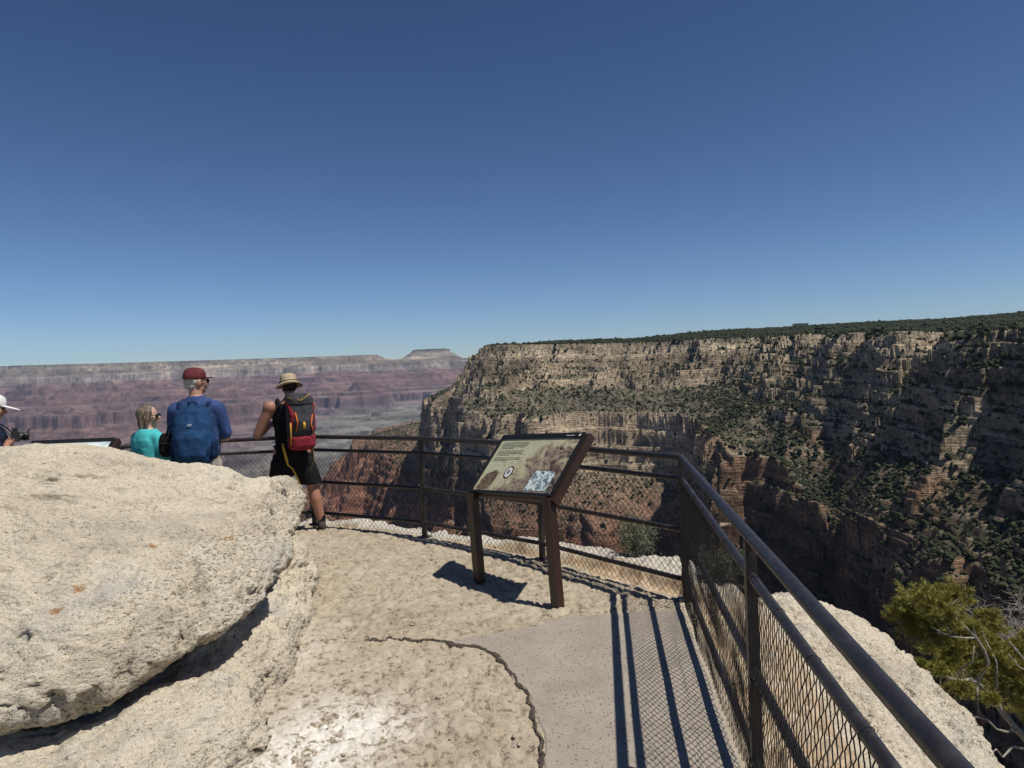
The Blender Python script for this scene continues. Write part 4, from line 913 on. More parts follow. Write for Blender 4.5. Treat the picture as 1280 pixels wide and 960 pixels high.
# ---- hiker in a bucket hat with a red and grey pack
def hiker():
    root = empty('person', (-2.52, 8.02, 0), R_(24)); tag(root, 'person in bucket hat and black sleeveless top and shorts, back turned at the railing', 'person')
    gL, gR = gz(-2.72, 7.95), gz(-2.24, 8.05)
    hipL, hipR = (-.10, 0, .93), (.10, 0, .93); kneeL, kneeR = (-.16, .05, .50), (.205, .00, .50); ankL, ankR = (-.21, .0, .09), (.285, -.03, .09)
    shL, shR = (-.215, .0, 1.43), (.20, .01, 1.43); elL, elR = (-.355, .06, 1.13), (.245, .20, 1.16); wrL, wrR = (-.20, .27, 1.22), (.08, .33, 1.20)
    bm = bmesh.new()
    loft(bm, [(0, 0, .86, .15, .10), (0, 0, .95, .175, .115), (0, 0, 1.06, .155, .105), (0, .01, 1.2, .17, .115), (0, .01, 1.34, .19, .12), (0, .0, 1.44, .165, .10), (0, -.005, 1.50, .09, .075), (0, 0, 1.53, .06, .06)])
    q, Rt = head(bm, (0, .02, 1.655), R_(14), R_(-12), .98, neck=(0, -.01, 1.47))
    for h_, k_, a_ in ((hipL, kneeL, ankL), (hipR, kneeR, ankR)):
        cap(bm, h_, .105, k_, .066); km = Vector(k_).lerp(Vector(a_), .33) + Vector((0, -.015, 0)); cap(bm, k_, .063, km, .069); cap(bm, km, .069, a_, .042)
    for s_, e_, w_ in ((shL, elL, wrL), (shR, elR, wrR)):
        ell(bm, s_, (.082, .076, .076)); m_ = Vector(s_).lerp(Vector(e_), .4); cap(bm, s_, .070, m_, .064); cap(bm, m_, .064, e_, .050); cap(bm, e_, .050, Vector(e_).lerp(Vector(w_), .35), .052); cap(bm, Vector(e_).lerp(Vector(w_), .35), .052, w_, .031)
    hand(bm, wrL, (.5, .3, .25), (1, -.2, 0), 1); hand(bm, wrR, (-.5, .3, .2), (-1, -.2, 0), -1)
    body = fused('body', bm, skin2, root, .0085, 3); eyes_mouth(q, .98, root)
    bm = bmesh.new()                                              # sleeveless top
    loft(bm, [(0, 0, .90, .172, .122), (0, 0, 1.0, .178, .125), (0, 0, 1.1, .170, .122), (0, .01, 1.2, .182, .130), (0, .01, 1.33, .198, .134), (0, .0, 1.42, .165, .118), (0, -.01, 1.475, .105, .092)])
    fused('tank_top', bm, M_black, root, .012, 3, .004)
    bm = bmesh.new()                                              # loose shorts
    loft(bm, [(0.01, 0, .66, .19, .13), (0.01, 0, .78, .205, .14), (0, 0, .88, .205, .14), (0, 0, .99, .19, .135)])
    for s_, k_ in ((-1, kneeL), (1, kneeR)):
        a = Vector((s_ * .095, 0, .90)); b = Vector(k_) + Vector((-s_ * .012, 0, .05)); d = b - a
        cap(bm, a, .105, a + d * .5, .115); loft(bm, [(a.x + d.x * f_, a.y + d.y * f_, a.z + d.z * f_, .122, .122) for f_ in (.2, .6, 1.03)])
    fused('shorts', bm, M_black, root, .012, 4, .006)
    for a_, nm in ((ankL, 'shoe'), (ankR, 'shoe')):
        a = Vector(a_); bm = bmesh.new(); cap(bm, a + Vector((0, .0, .005)), .048, a + Vector((0, -.01, -.035)), .045); cap(bm, a + Vector((0, -.04, -.045)), .042, a + Vector((.012, .06, -.045)), .044); cap(bm, a + Vector((.012, .06, -.05)), .044, a + Vector((.025, .15, -.058)), .034)
        sh = fused(nm, bm, cloth('shoe_leather' + nm, (.055, .045, .040)), root, .008, 3)
        bm = bmesh.new(); ell(bm, a + Vector((.008, .05, -.083)), (.05, .145, .018)); bm_obj('sole', bm, M_sole, sh, True); sh.children[0].parent = sh
        bm = bmesh.new(); cap(bm, a + Vector((0, 0, .0)), .047, a + Vector((0, .0, .055)), .045); bm_obj('sock', bm, M_black, root, True)
    bm = bmesh.new(); zz = [(.128, .012), (.128, .02), (.098, .035), (.090, .075), (.080, .112), (.045, .128)]      # hat: brim + crown
    n = 28; rings = []
    for r_, z_ in [(.150, -.014), (.155, -.008), (.135, .006), (.098, .022), (.094, .06), (.086, .098), (.06, .116), (.02, .122)]:
        rings.append([bm.verts.new(q((r_ * .98 * math.cos(6.283 * j / n), -.012 + r_ * 1.08 * math.sin(6.283 * j / n), .028 + z_ - (.020 * abs(math.cos(6.283 * j / n)) ** 2 if r_ > .13 else 0) + .006 * math.sin(12.566 * j / n) * (r_ > .13)))) for j in range(n)])
    inner = [bm.verts.new(q((.140 * math.cos(6.283 * j / n), -.012 + .15 * math.sin(6.283 * j / n), .005 - .016 * abs(math.cos(6.283 * j / n)) ** 2))) for j in range(n)]
    inn2 = [bm.verts.new(q((.086 * math.cos(6.283 * j / n), -.012 + .10 * math.sin(6.283 * j / n), .035))) for j in range(n)]
    rings = [inn2, inner] + rings
    for a, b in zip(rings, rings[1:]):
        for j in range(n): bm.faces.new((a[j], a[(j + 1) % n], b[(j + 1) % n], b[j]))
    bm.faces.new(rings[-1])
    hat = bm_obj('bucket_hat', bm, cloth('hat_khaki', (.33, .27, .18)), root, True)
    bm = bmesh.new(); tube(bm, [q((.101 * math.cos(t_), -.012 + .110 * math.sin(t_), .056)) for t_ in np.linspace(0, 6.283, 25)], .011, 8, flat=.4); bm_obj('hat_band', bm, cloth('hat_band', (.20, .16, .10)), hat, True)
    bm = bmesh.new(); ell(bm, q((0, -.03, -.012)), (.080, .088, .062), Rt); bm_obj('hair', bm, cloth('dark_hair', (.03, .02, .014)), root, True)
    return root
hiker()
def red_pack():
    root = empty('backpack', (-2.52, 8.02, 0), R_(24)); tag(root, 'crimson and dark grey hiking backpack with yellow straps, worn with the bucket hat', 'backpack')
    grey = cloth('pack_grey', (.045, .045, .05)); red = cloth('pack_red', (.20, .022, .032)); yel = cloth('strap_yellow', (.55, .33, .04)); blk = M_black; orr = cloth('cord_orange', (.55, .13, .03))
    x0 = .075
    bm = bmesh.new(); loft(bm, [(x0, -.20, .965, .10, .07), (x0, -.215, .99, .135, .105), (x0, -.22, 1.10, .148, .115), (x0, -.225, 1.25, .150, .115), (x0, -.22, 1.40, .148, .108), (x0, -.215, 1.49, .14, .10), (x0, -.20, 1.535, .115, .08)], 32, 2.8)
    fused('pack_body', bm, grey, root, .010, 3, .006)
    bm = bmesh.new(); loft(bm, [(x0 + .005, -.235, .955, .11, .08), (x0 + .005, -.24, 1.0, .145, .115), (x0 + .005, -.245, 1.09, .15, .115), (x0 + .005, -.24, 1.115, .14, .10)], 32, 2.8); fused('base_panel', bm, red, root, .010, 3, .003)
    bm = bmesh.new(); loft(bm, [(x0 + .02, -.30, 1.13, .085, .05), (x0 + .02, -.31, 1.17, .105, .065), (x0 + .02, -.315, 1.28, .108, .065), (x0 + .02, -.30, 1.34, .09, .05)], 28, 3); fused('front_pocket', bm, cloth('pocket_grey', (.035, .035, .038)), root, .009, 3, .003)
    bm = bmesh.new(); loft(bm, [(x0, -.215, 1.455, .155, .118), (x0, -.215, 1.52, .15, .115), (x0 - .01, -.205, 1.565, .12, .09), (x0 - .01, -.2, 1.58, .07, .05)], 32, 2.6); fused('lid', bm, grey, root, .010, 3, .004)
    bm = bmesh.new()                                             # crimson shoulder flash, left side
    cap(bm, (x0 - .13, -.26, 1.49), .024, (x0 - .085, -.315, 1.34), .034); cap(bm, (x0 - .085, -.315, 1.34), .034, (x0 - .095, -.31, 1.20), .026); fused('side_panel', bm, red, root, .008, 2)
    bm = bmesh.new(); cap(bm, (x0 + .135, -.27, 1.46), .015, (x0 + .145, -.27, 1.18), .02); fused('side_panel', bm, red, root, .008, 2)
    for P3 in ([(x0 - .12, -.30, 1.535), (x0 - .0, -.335, 1.50), (x0 + .11, -.29, 1.565)],):
        bm = bmesh.new(); tube(bm, P3, .008, 6, flat=.5); bm_obj('lid_strap', bm, yel, root, True)
    for xa, xb, za, zb in ((-.115, -.12, 1.26, 1.02), (.0 + .02, .022, 1.30, 1.19)):
        bm = bmesh.new(); tube(bm, [(x0 + xa, -.345 if xa > -.05 else -.325, za), (x0 + (xa + xb) / 2, -.392 if xa > -.05 else -.345, (za + zb) / 2), (x0 + xb, -.38 if xa > -.05 else -.33, zb)], .015, 8, flat=.45); bm_obj('strap', bm, yel, root, True)
    for sx, z0, z1 in ((.118, 1.34, 1.13), (-.06, 1.37, 1.16)):
        bm = bmesh.new(); tube(bm, [(x0 + sx, -.34, z0), (x0 + sx * .8, -.385, (z0 + z1) / 2), (x0 + sx * 1.05, -.36, z1)], .007, 6); bm_obj('cord', bm, orr, root, True)
    bm = bmesh.new(); tube(bm, [(-.115, -.16, 1.03), (-.11, -.20, .97), (-.085, -.19, .86), (-.07, -.17, .79), (-.02, -.16, .74), (.03, -.17, .62), (.045, -.16, .55)], [.014, .013, .014, .009, .008, .009, .008], 8, flat=.6); bm_obj('hanging_strap', bm, yel, root, True)
    bm = bmesh.new(); tube(bm, [(.22, -.20, 1.12), (.20, -.19, 1.0), (.215, -.17, .82), (.16, -.17, .70)], .005, 6); bm_obj('hanging_cord', bm, cloth('cord_tan', (.24, .18, .08)), root, True)
    for sx in (-1, 1):
        bm = bmesh.new(); tube(bm, [(sx * .12, -.12, 1.44), (sx * .135, -.04, 1.52), (sx * .13, .06, 1.50), (sx * .125, .14, 1.38), (sx * .14, .13, 1.2), (sx * .16, .04, 1.08), (sx * .12, -.12, 1.03)], .02, 10, flat=.4); bm_obj('shoulder_strap', bm, blk, root, True)
    bm = bmesh.new(); tube(bm, [(-.12, -.13, 1.0), (-.19, 0, .99), (-.12, .13, .98), (.12, .13, .98), (.19, 0, .99), (.14, -.13, 1.0)], .018, 8, flat=.5); bm_obj('hip_belt', bm, blk, root, True)
    bm = bmesh.new(); cap(bm, (x0 - .165, -.22, 1.33), .013, (x0 - .165, -.22, 1.10), .016); bm_obj('trekking_pole', bm, blk, root, True)
red_pack()

# ---- tall man in a blue shirt, burgundy cap
def tall_man():
    L_ = (-3.13, 7.02, 0); root = empty('person', L_, R_(6)); tag(root, 'tall person in burgundy cap and blue shirt, back turned, beside the person in turquoise', 'person')
    s = 1.05; bm = bmesh.new(); Z = lambda v: v * s
    loft(bm, [(0, 0, Z(.86), .16, .11), (0, 0, Z(.95), .185, .13), (0, 0, Z(1.06), .175, .125), (0, .01, Z(1.2), .185, .13), (0, .01, Z(1.34), .20, .13), (0, .0, Z(1.43), .18, .11), (0, .0, Z(1.50), .09, .075), (0, 0, Z(1.53), .062, .062)])
    q, Rt = head(bm, (.0, .03, Z(1.665)), R_(-48), 0, 1.06, neck=(0, 0, Z(1.47)))
    for sx in (-1, 1):
        kn = (sx * .13, .03, Z(.48)); an = (sx * .14, -.02, Z(.08)); cap(bm, (sx * .10, 0, Z(.93)), .10, kn, .062); cap(bm, kn, .06, an, .042); cap(bm, Vector(an) + Vector((0, -.03, -.03)), .04, Vector(an) + Vector((0, .13, -.045)), .035)
        sh = (sx * .205, 0, Z(1.41)); el_ = (sx * .245, .07, Z(1.13)); wr = (sx * .12, .32, Z(1.10)); cap(bm, sh, .062, el_, .046); cap(bm, el_, .045, wr, .03); hand(bm, wr, (-sx * .3, .8, 0), (0, 0, -1), sx)
    fused('body', bm, skin, root, .009, 3); eyes_mouth(q, 1.06, root); glasses(q, Rt, 1.06, root)
    blue = cloth('shirt_blue', (.036, .064, .165)); bm = bmesh.new()
    loft(bm, [(0, 0, Z(.93), .19, .14), (0, 0, Z(1.0), .20, .145), (0, 0, Z(1.1), .195, .142), (0, .01, Z(1.2), .205, .145), (0, .01, Z(1.34), .225, .145), (0, .0, Z(1.42), .20, .125), (0, .0, Z(1.485), .11, .095), (0, .0, Z(1.53), .078, .076)])
    for sx in (-1, 1):
        sh = Vector((sx * .195, 0, Z(1.40))); el_ = Vector((sx * .245, .06, Z(1.14))); cap(bm, sh, .080, sh.lerp(el_, .85), .074); cap(bm, (sx * .09, 0, Z(1.44)), .08, sh, .078)
    fused('shirt', bm, blue, root, .011, 4, .005)
    pale = cloth('trousers_stone', (.27, .26, .22)); bm = bmesh.new(); loft(bm, [(0, 0, Z(.78), .19, .14), (0, 0, Z(.9), .20, .15), (0, 0, Z(1.0), .19, .142)])
    for sx in (-1, 1): cap(bm, (sx * .10, 0, Z(.88)), .115, (sx * .13, .02, Z(.55)), .095); loft(bm, [(sx * .13, .02, Z(.5), .10, .10), (sx * .12, .01, Z(.7), .11, .11)])
    fused('shorts', bm, pale, root, .012, 4, .006)
    bm = bmesh.new()                                             # cap with a peak and an adjuster strap at the back
    n = 26; rings = []
    for r_, z_ in [(.090, .028), (.094, .045), (.091, .080), (.078, .112), (.05, .132), (.015, .138)]:
        rings.append([bm.verts.new(q((r_ * .90 * math.cos(6.283 * j / n), -.014 + r_ * 1.12 * math.sin(6.283 * j / n), z_))) for j in range(n)])
    for a, b in zip(rings, rings[1:]):
        for j in range(n): bm.faces.new((a[j], a[(j + 1) % n], b[(j + 1) % n], b[j]))
    bm.faces.new(rings[-1]); burg = cloth('cap_burgundy', (.115, .030, .035))
    cp = bm_obj('cap', bm, burg, root, True); cp.modifiers.new('s', 'SOLIDIFY').thickness = .004
    bm = bmesh.new(); ell(bm, q((0, .105, .036)), (.068, .062, .007), Rt); bm_obj('peak', bm, burg, cp, True)
    bm = bmesh.new(); tube(bm, [q((.088 * math.cos(t_), -.014 + .108 * math.sin(t_), .036)) for t_ in np.linspace(3.5, 5.9, 14)], .011, 8, flat=.35); bm_obj('cap_strap', bm, cloth('strap_dark', (.05, .025, .02)), cp, True)
    bm = bmesh.new(); ell(bm, q((0, -.022, .004)), (.083, .098, .062), Rt); ell(bm, q((0, -.05, -.035)), (.066, .062, .045), Rt); bm_obj('hair', bm, cloth('grey_hair', (.36, .33, .29), var=.35, sc=60), root, True)
    # small dark bag at his left hip
    return root
tall_man()
def blue_pack():
    root = empty('backpack', (-3.13, 7.02, 0), R_(6)); tag(root, 'deep blue backpack with a small pale emblem, worn by the tall person in burgundy cap', 'backpack')
    bl = cloth('pack_blue', (.014, .046, .115)); dk = cloth('pack_navy', (.008, .022, .060)); x0 = .035
    bm = bmesh.new(); loft(bm, [(x0, -.20, .965, .12, .06), (x0, -.22, .99, .165, .10), (x0, -.235, 1.08, .185, .125), (x0, -.24, 1.22, .185, .130), (x0, -.235, 1.36, .17, .115), (x0, -.22, 1.47, .14, .09), (x0, -.205, 1.53, .09, .06)], 36, 2.5); fused('pack_body', bm, bl, root, .010, 4, .009)
    bm = bmesh.new(); loft(bm, [(x0 + .005, -.30, 1.0, .12, .06), (x0 + .005, -.33, 1.05, .135, .065), (x0 + .005, -.335, 1.22, .135, .062), (x0 + .005, -.31, 1.30, .11, .045)], 32, 2.6); fused('front_pocket', bm, bl, root, .010, 4, .006)
    bm = bmesh.new()
    tube(bm, [(x0 - .135, -.30, 1.03), (x0 - .145, -.325, 1.2), (x0 - .115, -.32, 1.38), (x0 - .02, -.30, 1.475), (x0 + .10, -.31, 1.40), (x0 + .145, -.33, 1.22), (x0 + .14, -.30, 1.05)], .007, 8); bm_obj('zip', bm, dk, root, True)
    bm = bmesh.new(); tube(bm, [(x0 - .05, -.22, 1.51), (x0 - .03, -.23, 1.555), (x0 + .03, -.23, 1.555), (x0 + .05, -.22, 1.51)], .010, 8); bm_obj('grab_handle', bm, dk, root, True)
    em = mat('emblem_print', (.42, .48, .55), .4); bm = bmesh.new(); n_ = 20
    ring = [(x0 + .012 + .020 * math.cos(6.283 * j / n_), -.371, 1.345 + .009 * math.sin(6.283 * j / n_)) for j in range(n_ + 1)]; tube(bm, ring, .0028, 5, cap=False); tube(bm, [(x0 - .004, -.371, 1.345), (x0 + .03, -.371, 1.352)], .0028, 5)
    bm_obj('emblem', bm, em, root, True)
    for sx in (-1, 1):
        bm = bmesh.new(); tube(bm, [(sx * .10, -.13, 1.47), (sx * .135, -.06, 1.545), (sx * .14, .04, 1.54), (sx * .135, .15, 1.42), (sx * .15, .15, 1.25), (sx * .17, .06, 1.12), (sx * .16, -.12, 1.07)], .026, 10, flat=.4); bm_obj('shoulder_strap', bm, dk, root, True)
        bm = bmesh.new(); loft(bm, [(x0 + sx * .165, -.22, 1.0, .03, .07), (x0 + sx * .185, -.22, 1.05, .03, .085), (x0 + sx * .188, -.22, 1.18, .024, .08)], 16); fused('side_pocket', bm, dk, root, .009, 3, .003)
        bm = bmesh.new(); tube(bm, [(x0 + sx * .17, -.27, 1.30), (x0 + sx * .11, -.345, 1.22)], .006, 6); bm_obj('compression_strap', bm, dk, root, True)
blue_pack()
def hip_bag():
    root = empty('shoulder_bag', (-3.36, 6.88, 0)); tag(root, 'small black shoulder bag hanging beside the deep blue backpack', 'bag')
    bm = bmesh.new(); loft(bm, [(0, 0, 1.04, .05, .05), (0, 0, 1.07, .075, .065), (0, 0, 1.2, .078, .065), (0, 0, 1.26, .05, .05)], 24, 3); fused('bag_body', bm, M_black, root, .009, 3, .004)
    bm = bmesh.new(); tube(bm, [(.0, -.05, 1.22), (.04, -.08, 1.30), (.14, -.04, 1.44), (.22, .04, 1.54)], .010, 8, flat=.4); bm_obj('strap', bm, M_black, root, True)
    bm = bmesh.new(); tube(bm, [(-.06, -.066, 1.17), (.06, -.066, 1.17)], .006, 6); bm_obj('zip', bm, mat('zip_dark', (.03, .03, .03), .4), root, True)
hip_bag()

# ---- woman with long grey-brown hair in turquoise
def woman():
    root = empty('person', (-3.64, 7.05, 0), R_(-28)); tag(root, 'shorter person with long grey-brown hair, sunglasses and a turquoise shirt, seen in profile', 'person')
    bm = bmesh.new(); s = .87
    loft(bm, [(0, 0, .75, .16, .11), (0, 0, .86, .17, .12), (0, 0, .95, .145, .10), (0, 0, 1.08, .16, .11), (0, 0, 1.19, .165, .11), (0, 0, 1.27, .10, .08), (0, 0, 1.31, .05, .05)])
    q, Rt = head(bm, (.0, .02, 1.425), R_(-52), 0, .96, neck=(0, 0, 1.25))
    for sx in (-1, 1):
        cap(bm, (sx * .09, 0, .80), .09, (sx * .10, .02, .43), .055); cap(bm, (sx * .10, .02, .43), .052, (sx * .10, 0, .07), .036); cap(bm, (sx * .10, -.03, .04), .034, (sx * .10, .11, .03), .03)
        cap(bm, (sx * .18, 0, 1.19), .05, (sx * .22, .05, .95), .04); cap(bm, (sx * .22, .05, .95), .038, (sx * .15, .26, .98), .026); hand(bm, (sx * .15, .26, .98), (-sx * .3, .8, 0), (0, 0, -1), sx, .9)
    fused('body', bm, skin3, root, .009, 3); eyes_mouth(q, .96, root); glasses(q, Rt, .96, root)
    tq = cloth('shirt_turquoise', (.065, .42, .43), var=.15); bm = bmesh.new()
    loft(bm, [(0, 0, .72, .185, .135), (0, 0, .85, .18, .13), (0, 0, .97, .17, .125), (0, 0, 1.10, .185, .13), (0, 0, 1.19, .185, .128), (0, -.005, 1.265, .13, .10), (0, -.005, 1.30, .085, .078)])
    for sx in (-1, 1): cap(bm, (sx * .15, 0, 1.205), .07, (sx * .205, .03, 1.02), .066)
    fused('shirt', bm, tq, root, .011, 4, .006)
    bm = bmesh.new(); loft(bm, [(0, 0, .62, .18, .14), (0, 0, .80, .18, .135)])
    for sx in (-1, 1): cap(bm, (sx * .09, 0, .74), .10, (sx * .10, .01, .25), .07)
    fused('trousers', bm, cloth('trousers_grey', (.12, .12, .12)), root, .012, 3, .004)
    hr = cloth('hair_grey_brown', (.15, .115, .085), .55, .55, 40); bm = bmesh.new()
    ell(bm, q((0, -.026, .030)), (.081, .096, .088), Rt); hd = bmesh.new()
    loft(hd, [(0, -.052, -.245, .050, .016), (0, -.056, -.22, .062, .026), (0, -.060, -.15, .072, .036), (0, -.058, -.07, .079, .050), (0, -.048, .0, .081, .062), (0, -.035, .06, .070, .060)], 24)
    for sx in (-1, 1): cap(hd, (sx * .064, .018, .045), .026, (sx * .072, .0, -.06), .022); cap(hd, (sx * .072, .0, -.06), .022, (sx * .066, -.012, -.17), .012)
    bmesh.ops.transform(hd, matrix=Matrix.Translation(q((0, 0, 0))) @ Rt.to_4x4() @ Matrix.Scale(.96, 4), verts=hd.verts)
    tmp = bpy.data.meshes.new('tmp'); hd.to_mesh(tmp); hd.free(); bm.from_mesh(tmp); bpy.data.meshes.remove(tmp)
    fused('hair', bm, hr, root, .0075, 3, .003)
woman()

# ---- person at the left edge, white cap, holding a black camera
def cap_person():
    root = empty('person', (-4.905, 6.62, 0), R_(-62)); root.scale = (1.055, 1.055, 1.055); tag(root, 'person in a white cap at the left edge, holding up a black camera', 'person')
    bm = bmesh.new()
    loft(bm, [(0, 0, .80, .16, .11), (0, 0, .92, .175, .125), (0, 0, 1.03, .155, .115), (0, 0, 1.16, .175, .12), (0, 0, 1.27, .185, .12), (0, 0, 1.36, .12, .09), (0, 0, 1.40, .055, .055)])
    q, Rt = head(bm, (0, .04, 1.50), 0, R_(-14), .98, neck=(0, 0, 1.33))
    hands_ = []
    for sx in (-1, 1):
        cap(bm, (sx * .10, 0, .86), .095, (sx * .11, .02, .46), .058); cap(bm, (sx * .11, .02, .46), .055, (sx * .11, 0, .07), .038); cap(bm, (sx * .11, -.03, .04), .036, (sx * .11, .12, .03), .03)
        cap(bm, (sx * .20, 0, 1.27), .055, (sx * .25, .10, 1.05), .042); cap(bm, (sx * .25, .10, 1.05), .040, (sx * .085, .150, 1.19), .027); hand(bm, (sx * .085, .150, 1.19), (-sx * .55, .45, .35), (-sx * .6, .2, -.3), sx, .9)
    fused('body', bm, skin2, root, .009, 3); eyes_mouth(q, .98, root)
    dk = cloth('shirt_navy', (.012, .018, .035)); bm = bmesh.new()
    loft(bm, [(0, 0, .78, .185, .135), (0, 0, .95, .18, .135), (0, 0, 1.1, .185, .135), (0, 0, 1.25, .205, .138), (0, 0, 1.345, .13, .10), (0, 0, 1.375, .085, .08)])
    for sx in (-1, 1): cap(bm, (sx * .19, 0, 1.27), .072, (sx * .235, .09, 1.12), .066)
    fused('shirt', bm, dk, root, .011, 4, .005)
    bm = bmesh.new(); loft(bm, [(0, 0, .70, .185, .14), (0, 0, .86, .185, .14)])
    for sx in (-1, 1): cap(bm, (sx * .10, 0, .78), .11, (sx * .11, .01, .30), .075)
    fused('trousers', bm, cloth('trousers_dark', (.05, .05, .05)), root, .012, 3, .004)
    bm = bmesh.new(); n = 26; rings = []
    for r_, z_ in [(.090, .026), (.095, .04), (.092, .078), (.080, .108), (.05, .128), (.015, .134)]:
        rings.append([bm.verts.new(q((r_ * .92 * math.cos(6.283 * j / n), -.012 + r_ * 1.12 * math.sin(6.283 * j / n), z_))) for j in range(n)])
    for a, b in zip(rings, rings[1:]):
        for j in range(n): bm.faces.new((a[j], a[(j + 1) % n], b[(j + 1) % n], b[j]))
    bm.faces.new(rings[-1]); wh = cloth('cap_white', (.62, .62, .60), var=.08); cp = bm_obj('cap', bm, wh, root, True); cp.modifiers.new('s', 'SOLIDIFY').thickness = .004
    bm = bmesh.new(); ell(bm, q((0, .125, .030)), (.075, .085, .008), Rt @ Matrix.Rotation(R_(-6), 3, 'X')); bm_obj('peak', bm, wh, cp, True)
    bm = bmesh.new(); ell(bm, q((0, -.03, .0)), (.081, .090, .065), Rt); bm_obj('hair', bm, cloth('hair_brown', (.10, .07, .05), var=.4, sc=40), root, True)
    cam_r = empty('camera', (-4.905, 6.62, 0), R_(-62)); cam_r.scale = (1, 1, 1.055); tag(cam_r, 'black camera held up by the person in the white cap', 'camera')
    blk = mat('camera_black', (.012, .012, .013), .4)
    bm = bmesh.new(); box(bm, (0, .205, 1.235), (.135, .05, .09)); box(bm, (0, .205, 1.295), (.05, .045, .04)); box(bm, (.055, .22, 1.235), (.03, .06, .085)); bm_obj('housing', bm, blk, cam_r, bevel=.008)
    bm = bmesh.new(); tube(bm, [(0, .225, 1.232), (0, .27, 1.232)], [.036, .034], 20); tube(bm, [(0, .27, 1.232), (0, .315, 1.232)], [.039, .042], 20); bm_obj('lens', bm, blk, cam_r, True)
    bm = bmesh.new(); box(bm, (0, .177, 1.23), (.075, .006, .052)); bm_obj('screen', bm, mat('camera_screen', (.10, .11, .11), .2), cam_r, bevel=.002)
    bm = bmesh.new(); tube(bm, [(-.068, .33, 1.30), (-.09, .22, 1.20), (-.08, .13, 1.32), (-.06, .02, 1.40), (0, -.075, 1.41), (.06, .02, 1.40), (.08, .13, 1.32), (.09, .22, 1.20), (.068, .33, 1.30)], .006, 6); bm_obj('neck_strap', bm, blk, cam_r, True)
cap_person()

# ============================================================ plants on the edge
bark = mat('grey_bark', rough=.9); t = NT(bark); pos = t.n('ShaderNodeNewGeometry').outputs['Position']
t.color(t.ramp(t.noise(pos, 40, 5, .7), [(.35, (.15, .125, .10)), (.55, (.30, .27, .23)), (.75, (.42, .39, .34))])); t.bump(t.noise(pos, 70, 4, .7), .5, .006)
needle = mat('pinyon_needles', rough=.6, spec=.2); t = NT(needle); pos = t.n('ShaderNodeNewGeometry').outputs['Position']
t.color(t.ramp(t.noise(pos, 9, 3, .7), [(.3, (.14, .14, .035)), (.5, (.25, .23, .052)), (.7, (.35, .31, .08))]))
t.b.inputs['Subsurface Weight'].default_value = 0.0
def needles(clusters, seed, dens=520, length=.05, width=.0042, up=.4):
    r = np.random.default_rng(seed); V = []; tw = []
    for x, y, z, rad in clusters:
        nt_ = int(dens * rad ** 1.6 * 3.2) + 12
        d = r.normal(size=(nt_, 3)); d /= np.linalg.norm(d, axis=1, keepdims=True); d[:, 2] = np.abs(d[:, 2]) * 1.1 - .35
        rr = rad * r.uniform(.35, 1.08, (nt_, 1)) * (1 + .25 * np.sin(d[:, :1] * 5 + x * 9) * np.cos(d[:, 1:2] * 6 + y * 7))
        c_ = np.array([x, y, z]) + d * rr * np.array([1, 1, .85])
        tw.append((np.array([x, y, z - rad * .25]), c_))
        for p, dd in zip(c_, d):
            k = 30; nd = r.normal(size=(k, 3)) * .75 + dd * 1.0 + np.array([0, 0, up]); nd /= np.linalg.norm(nd, axis=1, keepdims=True)
            base = p - dd * .018 + r.normal(size=(k, 3)) * .006; tip = base + nd * length * r.uniform(.7, 1.2, (k, 1))
            sd_ = np.cross(nd, r.normal(size=(k, 3))); sd_ /= np.linalg.norm(sd_, axis=1, keepdims=True)
            V.append(np.stack([base - sd_ * width / 2, base + sd_ * width / 2, tip + sd_ * width / 4, tip - sd_ * width / 4], 1).reshape(-1, 3))
    V = np.concatenate(V); return V, np.arange(len(V)).reshape(-1, 4), tw
CLU = [(3.56, 6.2, -0.47, 0.26), (4.05, 6.2, -1.15, .13), (3.7, 6.1, -.98, .13), (4.4, 6.1, -1.35, .16), (3.49, 6.3, -0.61, 0.18), (3.33, 6.3, -0.59, 0.1), (3.88, 6.4, -0.48, 0.20), (3.75, 6.3, -0.66, 0.2), (3.95, 6.25, -0.86, 0.17), (4.15, 6.35, -0.92, 0.18), (3.85, 6.3, -1.0, 0.14), (4.35, 6.25, -1.12, 0.2), (4.3, 6.5, -0.75, .14), (3.62, 6.1, -0.58, 0.19), (3.5, 6.2, -0.72, 0.17), (4.02, 6.3, -0.75, 0.13), (4.38, 6.6, -0.87, 0.13), (3.78, 6.2, -0.84, 0.12), (3.45, 6.0, -0.79, 0.08), (3.47, 5.9, -0.93, 0.11), (3.29, 5.85, -0.86, 0.07), (3.65, 5.9, -1.1, 0.12), (3.5, 5.85, -1.19, 0.09), (3.93, 6.1, -1.02, 0.09), (4.23, 6.3, -1.07, 0.18), (4.46, 6.4, -1.02, 0.17), (4.58, 6.4, -1.21, 0.21), (4.27, 6.2, -1.24, 0.10), (4.7, 6.5, -0.95, 0.14), (4.54, 6.2, -1.33, 0.18), (4.84, 6.4, -1.14, 0.28), (4.9, 6.3, -1.39, 0.28), (3.98, 6.0, -1.25, 0.08), (4.6, 6.9, -1.5, .3), (5.0, 6.8, -1.8, .3), (4.2, 6.7, -1.1, .14)]
